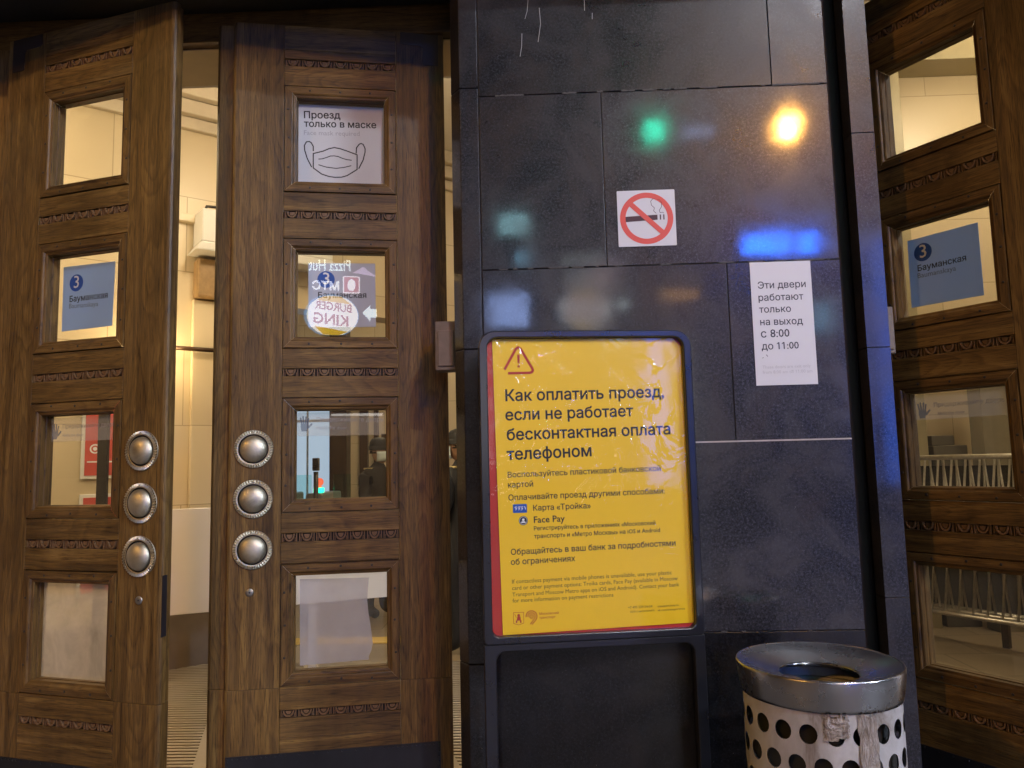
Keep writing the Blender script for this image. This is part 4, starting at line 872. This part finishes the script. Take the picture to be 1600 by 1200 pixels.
s = thing('air_curtain', 'white air curtain heater above the inner doorway', 'heater', (p[0], p[1], 0), angA)
c = MB(); c.vprism([(0, 0), (0, -.05), (0.0, -.26), (1.1, -.26), (1.1, 0)], 3.30, 3.57); c.prism([(0.0, 3.30), (1.1, 3.30), (1.1, 3.225), (-.05, 3.225)], -.27, -.01); c.build('casing', WHITEMETAL, s, 0.012)
c = MB(); c.tube([(.05, -.1, 3.57), (.07, -.12, 3.63), (.16, -.08, 3.65), (.26, 0, 3.64)], .012, 8); c.build('cable', IRON, s)
def red_poster(pos, z0, z1, label):
    p = at(pos, 0.0, 0); s = thing('red_poster', label, 'poster', (p[0], p[1], 0), angA, 'framed red posters in the lobby')
    c = MB(); c.box(0.0, .42, -.02, -.004, z0, z1); c.build('frame', WHITEMETAL, s, 0.004)
    c = MB(); c.box(.025, .395, -.023, -.019, z0 + .025, z1 - .025); c.build('print', simple('red_print', (0.50, 0.085, 0.07), 0.4), s)
    c = MB(); c.disc((.09, z0 + .22), .035, -.0235, 0, 16, .025); c.disc((.09, z0 + .22), .014, -.0236, 0, 12); c.flat([(.04, z0 + .12), (.30, z0 + .12), (.30, z0 + .13), (.04, z0 + .13)], -.0235); c.build('emblem', WHITEINK, s)
red_poster(3.70, 1.46, 2.40, 'white framed red poster on lobby marble, the upper of two seen through left door')
red_poster(3.70, 0.62, 1.35, 'white framed red poster, the lower of two seen through the left door window')
c = MB(); c.box(-2.655, -2.595, 4.5, 4.53, 0, 2.05); tag(c.build('dark_post', IRON, bevel=.003), 'dark upright post beside the red posters in the lobby', 'post')
s = thing('partition_board', 'plain pale partition board on legs standing low in the lobby', 'partition', (-2.66, 5.36, 0), 0.40)
c = MB(); c.box(0, 1.62, -.012, .012, .50, 1.235); c.build('panel', BOARD, s, 0.004)
for xx in (.42, 1.02): 
    c = MB(); c.box(xx - .03, xx + .03, -.03, .03, .012, .50); c.box(xx - .05, xx + .05, -.22, .22, .0, .03); c.build('leg', simple('board_leg', (0.45, 0.40, 0.36), 0.5), s)
# slatted floor grate just inside the doors
g = MB(); 
for k in range(64):
    yy = 3.15 + k * .044; x0, x1 = -3.1, -0.3
    g.box(x0, x1, yy, yy + .026, .004, .022)
for k in range(9):
    x = -3.7 + k * .62; g.vprism([(x, 6.0), (x + .10, 6.0), (x + .10 + .95, 3.12), (x + .95, 3.12)], .005, .026)
tag(g.build('floor_grate', simple('worn_grate', (0.30, 0.255, 0.20), 0.45, 0.2, 0.2, 9)), 'slatted tan floor grate inside the gap between the doors', 'grate')
c = MB(); c.box(-2.4, 0.6, 6.62, 6.84, .004, .012); tag(c.build('tactile_strip', simple('tactile_yellow', (0.62, 0.42, 0.10), 0.5)), 'yellow tactile strip across the hall floor behind the middle door', 'floor strip')
# ticket gates
def gate(x, label):
    s = thing('ticket_gate', label, 'turnstile', (x, 9.6, 0), 0, 'ticket gates in the hall')
    c = MB(); c.prism(rrect(-.10, .10, 0.004, 1.20, .03, 4), -.45, .45); c.build('cabinet', simple('gate_steel', (0.32, 0.33, 0.34), 0.35, 0.6), s, .01)
    c = MB(); c.box(.12, .34, -.02, .0, .25, 1.42); c.build('glass_wing', GLASSCLR, s)
    c = MB(); c.box(-.05, .05, -.30, -.18, 1.203, 1.26); c.build('green_light', glow('gate_green', (0.02, 1.0, 0.45), 3.2), s)
    c = MB(); c.disc((.0, 1.33), .05, -.2, 0, 16); c.tube([(0, -.19, 1.26), (0, -.19, 1.34)], .02); c.build('reader', glow('gate_red', (1.0, 0.15, 0.06), 1.2), s)
gate(-2.72, 'ticket gate glowing green, next to the uniformed guard'); gate(-3.22, 'ticket gate glowing green in front of the cold lit passage')
s = thing('camera_stand', 'slim black post with a camera head in front of the cold lit passage', 'stand', (-2.62, 8.9, 0))
c = MB(); c.tube([(0, 0, 0.02), (0, 0, 1.46)], .028, 10); c.lathe([(.16, 0.003), (.16, .02), (.03, .03)], (0, 0, 0), 'z', 20); c.build('post', IRON, s)
c = MB(); c.box(-.035, .035, -.04, .04, 1.47, 1.62); c.build('head', BLACKPAINT, s, .01)
# stacked crowd barriers to the right
def barrier(off, lean, label):
    e = thing('crowd_barrier', label, 'barrier', (3.02 + off * .84, 6.25 + off * .54, 0), -1.002, 'steel crowd barriers stacked in the lobby')
    c = MB(); x0, x1 = -.9, 1.6
    c.tube([(x0, 0, .06), (x0, 0, 1.40), (x0 + .07, 0, 1.47), (x1 - .07, 0, 1.47), (x1, 0, 1.40), (x1, 0, .06)], .021, 10); c.tube([(x0, 0, .28), (x1, 0, .28)], .019, 8); c.build('rail', RAILSTEEL, e)
    c = MB(); k = 0; x = x0 + .1
    while x < x1 - .1:
        c.tube([(x, 0, .28), (x + lean, 0, 1.47)], .0085, 6); x += .105; k += 1
    c.build('bars', RAILSTEEL, e)
    for xx in (x0 + .3, x1 - .3):
        c = MB(); c.tube([(xx, -.28, .02), (xx, -.05, .09), (xx, 0, .28)], .016, 8); c.tube([(xx, .28, .02), (xx, .05, .09), (xx, 0, .28)], .016, 8); c.build('foot', RAILSTEEL, e)
barrier(0.0, 0.15, 'steel crowd barrier with slanted bars, nearest seen through the right door'); barrier(0.12, -0.10, 'steel crowd barrier leaning behind the nearest one in the lobby'); barrier(0.24, 0.05, 'steel crowd barrier with upright bars, the last of the stack')
s = thing('dark_backing', 'added dark backing board that darkens the gaps of the stacked crowd barriers', 'board', (3.02 + .36 * .84, 6.25 + .36 * .54, 0), -1.002)  # dark backing, added so the gaps between the bars read dark
c = MB(); c.box(-.8, 1.5, .0, .02, .20, 1.40); c.build('backing_panel', simple('backing_shade', (0.030, 0.028, 0.024), 0.6, var=0.5, scale=6), s, .004)
for xx in (-.6, .35, 1.3):
    c = MB(); c.box(xx, xx + .05, .02, .06, .0, 1.3); c.build('backing_strut', DARKWOOD, s)
s = thing('ceiling_lamp', 'round warm lobby ceiling lamp, hidden above the doors', 'lamp', (-1.2, 4.6, 4.2), 0, 'lobby ceiling lamps')
def clamp_(e):
    c = MB(); c.lathe([(0, 0), (.27, 0.0), (.30, .03), (.30, .12), (.27, .15), (0, .15)], (0, 0, 0), 'z', 28, caps=False); c.build('diffuser', glow('lobby_lamp_glow', (1.0, 0.80, 0.52), P_HALL), e)
    c = MB(); c.tube([(0, 0, .15), (0, 0, .42)], .02, 8); c.lathe([(.302, .06), (.312, .06), (.312, .09), (.302, .09)], (0, 0, 0), 'z', 28, caps=False); c.build('lamp_rod', BRONZE, e)
clamp_(s)
for x, y, lab in ((4.3, 5.7, 'round warm lobby ceiling lamp on the right'), (-4.0, 4.3, 'round warm lobby ceiling lamp on the far left'), (-1.6, 9.2, 'round warm ceiling lamp over the ticket gates')):
    e = thing('ceiling_lamp', lab, 'lamp', (x, y, 5.0 if x > 0 else 4.2), 0, 'lobby ceiling lamps'); clamp_(e)

# ------------------------------------------------------------------ people
def skin_mesh(name, verts, edges, radii, root, mats, parent, levels=1):
    me = bpy.data.meshes.new(name); me.from_pydata(verts, edges, []); o = bpy.data.objects.new(name, me); COL.objects.link(o); o.parent = parent
    me.materials.append(mats); md = o.modifiers.new('skin', 'SKIN'); md.use_smooth_shade = True
    for i, r in enumerate(radii): me.skin_vertices[0].data[i].radius = r if isinstance(r, tuple) else (r, r)
    me.skin_vertices[0].data[root].use_root = True
    sb = o.modifiers.new('smooth', 'SUBSURF'); sb.levels = levels; sb.render_levels = levels + 1
    return o
def person(label, loc, rz, armband=False):
    s = thing('person', label, 'person', loc, rz)
    # faces +x ; z up
    V = [(0, 0, .95), (0, 0, 1.12), (.01, 0, 1.30), (.01, 0, 1.43), (.02, 0, 1.50), (.03, 0, 1.56),
         (0, .10, .90), (.03, .11, .50), (0, .11, .09), (.13, .12, .04), (0, -.10, .90), (-.02, -.11, .50), (-.03, -.11, .09), (.10, -.12, .04),
         (.01, .17, 1.41), (.0, .235, 1.16), (.17, .20, 1.00), (.24, .18, .99), (.01, -.17, 1.41), (.02, -.235, 1.16), (.20, -.17, 1.03), (.27, -.14, 1.03)]
    E = [(0, 1), (1, 2), (2, 3), (3, 4), (4, 5), (0, 6), (6, 7), (7, 8), (8, 9), (0, 10), (10, 11), (11, 12), (12, 13), (3, 14), (14, 15), (15, 16), (16, 17), (3, 18), (18, 19), (19, 20), (20, 21)]
    rad = [(.15, .18), (.14, .17), (.15, .20), (.12, .17), (.07, .07), (.06, .06), .105, .075, .06, .045, .105, .075, .06, .045, .085, .065, .05, .04, .085, .065, .05, .04]
    skin_mesh('body', V, E, rad, 0, CLOTH, s)
    # head with face
    hz = 1.655; c = MB(); nu, nv = 22, 16; G = []
    for i in range(nv + 1):
        t = math.pi * i / nv; row = []
        for j in range(nu):
            a = 2 * math.pi * j / nu; z = .122 * math.cos(t); r = math.sin(t)
            x, y = .098 * r * math.cos(a), .076 * r * math.sin(a)
            if z < -.03: x *= 1 - .9 * (-.03 - z); y *= 1 - 2.2 * (-.03 - z)
            if z < 0 and math.cos(a) > .3: x += .010
            if abs(y) < .020 and x > .05 and -.045 < z < .02: x += .022 * (1 - abs(y) / .02) * (1 - abs(z + .02) / .06)
            if abs(abs(y) - .032) < .018 and x > .05 and .0 < z < .035: x -= .007
            row.append((.045 + x, y, hz + z))
        G.append(row)
    for i in range(nv):
        for j in range(nu): c.face([G[i][j], G[i][(j + 1) % nu], G[i + 1][(j + 1) % nu], G[i + 1][j]][::-1], None, 0, True)
    for sy in (-1, 1): c.lathe([(0, .012), (.018, .008), (.024, 0)], (.030, sy * .078, hz - .005), 'z', 10)
    for sy in (-1, 1): c.lathe([(0, .007), (.010, 0)], (.136, sy * .031, hz + .014), 'x', 8, 1, caps=False)
    c.build('head', [SKIN, INK], s)
    c = MB(); c.lathe([(.083, 0), (.086, -.03)], (.012, 0, hz + .01), 'z', 20, caps=False); c.build('hair', HAIR, s)
    c = MB(); c.lathe([(.100, .0), (.104, .03), (.100, .075), (.078, .108), (.04, .122), (0, .126)], (.035, 0, hz + .022), 'z', 26, caps=False); c.lathe([(.107, -.006), (.109, .038), (.100, .04)], (.035, 0, hz + .02), 'z', 26, caps=False); c.build('cap', CLOTH, s)
    c = MB()
    rows = []
    for i, (zz, bulge) in enumerate(((.000, .108), (-.03, .124), (-.065, .118), (-.10, .09))):
        rows.append([(.045 + bulge * math.cos(R(a)) * 1.06, .086 * math.sin(R(a)), hz + zz) for a in range(-80, 81, 16)])
    for A, B in zip(rows, rows[1:]):
        for j in range(len(A) - 1): c.face([A[j], A[j + 1], B[j + 1], B[j]], None, 0, True)
    c.build('face_mask', MASKB, s, solidify=.003)
    # hands with five bent fingers
    for sy, (hx, hy, hzz) in ((1, (.27, .165, .985)), (-1, (.30, -.125, 1.03))):
        Vh = [(hx - .03, hy, hzz), (hx + .03, hy, hzz), (hx + .07, hy, hzz)]; Eh = [(0, 1), (1, 2)]; rh = [(.026, .02), (.034, .018), (.032, .015)]
        for q, (oy, L) in enumerate(((-.028, .062), (-.010, .072), (.009, .068), (.027, .052))):
            i = len(Vh); Vh += [(hx + .075, hy + oy, hzz), (hx + .075 + L * .55, hy + oy, hzz - .010), (hx + .075 + L * .8, hy + oy, hzz - .038)]; Eh += [(2, i), (i, i + 1), (i + 1, i + 2)]; rh += [.010, .009, .008]
        i = len(Vh); Vh += [(hx + .02, hy - sy * .035, hzz + .01), (hx + .055, hy - sy * .055, hzz + .004), (hx + .078, hy - sy * .048, hzz - .012)]; Eh += [(1, i), (i, i + 1), (i + 1, i + 2)]; rh += [.013, .011, .009]
        skin_mesh('hand', Vh, Eh, rh, 1, SKIN, s)
    for sy in (-1, 1): c = MB(); c.box(-.05, .05, sy * .12 - .035, sy * .12 + .035, 1.475, 1.492); c.build('epaulette', GOLD, s, .004)
    if armband: 
        c = MB(); c.lathe([(.084, -.05), (.088, 0), (.084, .05)], (.005, -.222, 1.28), 'z', 16, caps=False); c.build('armband', ORANGE, s)
    else:
        c = MB(); c.prism([(.0, 1.18), (.035, 1.18), (.030, 1.33), (.005, 1.33)], -.215, -.195); c.build('red_lanyard', ORANGE, s, .003)
    return s
person('guard in black uniform and cap wearing a pale mask, seen through the middle door', (-1.665, 7.8, 0), -.45)
person('person in dark clothes with orange armband, glimpsed in the slit beside the pillar', (-.625, 6.3, 0), 2.5, True)

# ------------------------------------------------------------------ the street behind: lamps, signs and a far building (most seen in the reflections)
fb = thing('shop_building', 'dark building across the street with one white lit shop front', 'building', (0, -24.6, 0))
c = MB(); c.box(-24, 30, -8, 0, -.14, 17); c.build('facade', FACADE, fb)
c = MB(); c.box(1.9, 4.0, -.02, .10, 3.5, 5.9); c.box(4.1, 5.7, -.02, .10, 1.4, 5.9); c.build('shop_window', glow('shop_front_white', (0.95, 0.92, 0.86), P_SHOP), fb)
for x in (1.85, 4.0, 5.70):
    c = MB(); c.box(x, x + .10, .1, .16, 1.3, 6.0); c.build('window_post', IRON, fb)
def street_lamp(label, x, y, z, head, col, power, az):
    s = thing('street_lamp', label, 'lamp', (x, y, 0), az)
    c = MB(); c.tube([(0, -1.2, -.14), (0, -1.2, z), (0, -.9, z + .22), (0, 0, z + .16)], [.09, .06, .045, .04], 12); c.build('pole', IRON, s)
    c = MB(); c.box(-head[0] / 2 - .04, head[0] / 2 + .04, -.30, head[1] + .02, z + .03, z + .17); c.build('lamp_housing', IRON, s, .02)
    c = MB(); c.face([(-head[0] / 2, head[1] + .028, z - head[2]), (head[0] / 2, head[1] + .028, z - head[2]), (head[0] / 2, head[1] + .028, z + .03), (-head[0] / 2, head[1] + .028, z + .03)][::-1])
    c.box(-head[0] / 2, head[0] / 2, -.2, head[1] + .02, z - head[2], z + .025); c.build('lens', glow('street_lamp_glow', col, power), s)
street_lamp('sodium street lamp glowing orange across the pavement', 5.45, -10.9, 8.57, (.30, .10, .28), (1.0, 0.45, 0.075), P_SODIUM, 0.3)
street_lamp('sodium street lamp glowing orange, farther up the street', -9.2, -7.6, 8.2, (.30, .10, .28), (1.0, 0.50, 0.11), P_SODIUM2, -0.85)
street_lamp('added tall white street lamp out of view, cool fill for the entrance', 4.9, -6.4, 9.6, (.34, .30, .03), (0.80, 0.87, 1.0), P_LEDFILL, 0.4)  # unseen lamp, added to raise the cool light on doors and pillar
def lightbox(name, label, cat, loc, rz, w, h, col, power):
    s = thing(name, label, cat, loc, rz)
    c = MB(); c.box(-w / 2, w / 2, .0, .05, -h / 2, h / 2); c.build('lit_face', glow(name + '_glow', col, power), s)
    c = MB(); c.box(-w / 2 - .05, w / 2 + .05, -.25, -.005, -h / 2 - .05, h / 2 + .05); c.build('casing', IRON, s); return s
e = lightbox('advertising_screen', 'cold white advertising screen on a mast along the street', 'screen', (9.9, -4.1, 6.4), R(58), 1.6, 1.3, (0.70, 0.80, 1.0), P_COOL)
c = MB(); c.tube([(0, -.14, -6.54), (0, -.14, -.7)], .1, 12); c.build('mast', IRON, e)
lightbox('blue_sign', 'long glowing blue sign on the far building', 'sign', (9.6, -24.45, 9.75), 0, 2.9, .75, (0.01, 0.14, 1.0), P_BLUE)
lightbox('added_blue_banner', 'added tall blue glowing banner that streaks the granite corner strip', 'banner', (13.1, -24.45, 5.2), 0, 1.7, 9.6, (0.03, 0.16, 1.0), 10.0)  # added source, gives the blue streak along the right granite strip
lightbox('green_signal', 'round green light on the far building', 'signal', (4.93, -24.45, 14.5), 0, .62, .62, (0.0, 0.95, 0.55), 85.0)
lightbox('dim_blue_sign', 'dim pale blue sign beside the round green light', 'sign', (6.6, -24.45, 14.4), 0, 1.3, .45, (0.35, 0.5, 0.9), 10.0)
lightbox('pale_cyan_sign', 'pale cyan sign high on the far building', 'sign', (-.75, -24.45, 10.9), 0, 1.2, .8, (0.45, 0.9, 1.0), 12.0)
lightbox('small_cyan_sign', 'small cyan sign below the pale cyan one', 'sign', (-.4, -24.45, 9.5), 0, .5, .4, (0.30, 0.7, 1.0), 15.0)
lightbox('sky_blue_sign', 'sky blue sign low at the end of the far building', 'sign', (10.95, -24.45, 6.8), 0, .8, 1.1, (0.25, 0.6, 0.9), 9.0)
lightbox('amber_sign', 'long dim amber sign on the far building', 'sign', (5.6, -24.45, 7.85), 0, 1.5, .40, (1.0, 0.5, 0.12), 7.0)
lightbox('shop_sign', 'bright blue and pink shop sign over the street', 'sign', (-1.05, -24.45, 7.45), 0, 1.5, 1.3, (0.35, 0.50, 1.0), 20.0)
# the stacked shop signs mirrored in the middle door's glass
s = thing('sign_stack', 'stack of glowing shop signs on the far building with burger and pizza names', 'sign', (2.28, -23.72, 7.95), 0.06)
def EM(nm, col, p=P_SIGN): return glow(nm, col, p)
def wr(mb, body, xr, xl, z, yy, bold=0, hs=1.0, rot=0.0):      # reads from +x to -x when seen from the station
    V, F = glyphs(body, bold); a = min(v[0] for v in V); d_ = max(v[0] for v in V); sc = (xr - xl) / (d_ - a)
    P = [(xr - (vx - a) * sc, yy, z + vy * sc * hs + (vx - a) * sc * rot) for vx, vy in V]
    for f in F: mb.face([P[i] for i in f][::-1])
yy = .10
c = MB(); c.box(-1.35, 1.35, -.3, 0, -1.5, 1.55); c.build('back_box', IRON, s)
def ell(cx, cz, rx, rz, n=40): return [(cx + rx * math.cos(2 * math.pi * k / n), cz + rz * math.sin(2 * math.pi * k / n)) for k in range(n)]
bx, bz = -.40, -.70
c = MB(); c.prism(ell(bx, bz, 1.02, .82)[::-1], .0, .04); c.build('burger_ring', EM('neon_blue', (0.05, 0.35, 0.75), 5), s)
c = MB(); c.prism(ell(bx + .04, bz, .95, .78)[::-1], .04, .07); c.build('burger_disc', EM('neon_white', (1, .98, .95), 9), s)
c = MB(); c.prism([(bx + .72, bz + .45), (bx - .55, bz + .58), (bx - .30, bz + .72), (bx + .35, bz + .74)], .07, .085); c.prism([(bx - .66, bz - .40), (bx + .60, bz - .62), (bx + .25, bz - .75), (bx - .30, bz - .74)], .07, .085); c.build('bun', EM('neon_yellow', (1, .62, .03), 7), s)
c = MB(); wr(c, 'BURGER', bx + .74, bx - .62, bz + .12, yy, .02, 1.2, .10); wr(c, 'KING', bx + .62, bx - .66, bz - .42, yy, .02, 1.05, .10); c.build('burger_name', EM('neon_red', (.85, .06, .05), 3.5), s)
c = MB(); wr(c, 'МТС', -.12, -1.12, .28, yy, .035, 1.0); c.build('operator_name', EM('neon_white_b', (.9, .95, 1), 9), s)
c = MB(); c.prism(rrect(.02, .66, .18, .86, .06, 4)[::-1], .0, .05); c.build('egg_plate', EM('neon_white_c', (1, .95, .95), 8), s)
c = MB(); c.prism(rrect(.07, .61, .23, .81, .03, 4)[::-1], .05, .07); c.build('egg_field', EM('neon_red_b', (.9, .10, .14), 4), s)
c = MB(); c.prism(ell(.34, .50, .15, .23)[::-1], .07, .09); c.build('egg', EM('neon_white_d', (1, .97, .97), 9), s)
c = MB(); wr(c, 'Pizza Hut', .30, -1.25, 1.05, yy, .01, 1.5, -.03); c.build('pizza_name', EM('neon_white_e', (.85, 1, 1), 9), s)
c = MB(); c.prism([(.38, 1.00), (1.28, .90), (.95, 1.10), (.78, 1.26), (.66, 1.16)][::-1], .0, .05); c.build('pizza_roof', EM('neon_pink', (.8, .62, .85), 5), s)
c = MB(); c.prism([(.76, -.55), (1.05, -.25), (1.05, -.40), (1.30, -.40), (1.30, -.72), (1.05, -.72), (1.05, -.88)], .0, .05); c.build('arrow', EM('neon_white_f', (.85, 1, 1), 9), s)
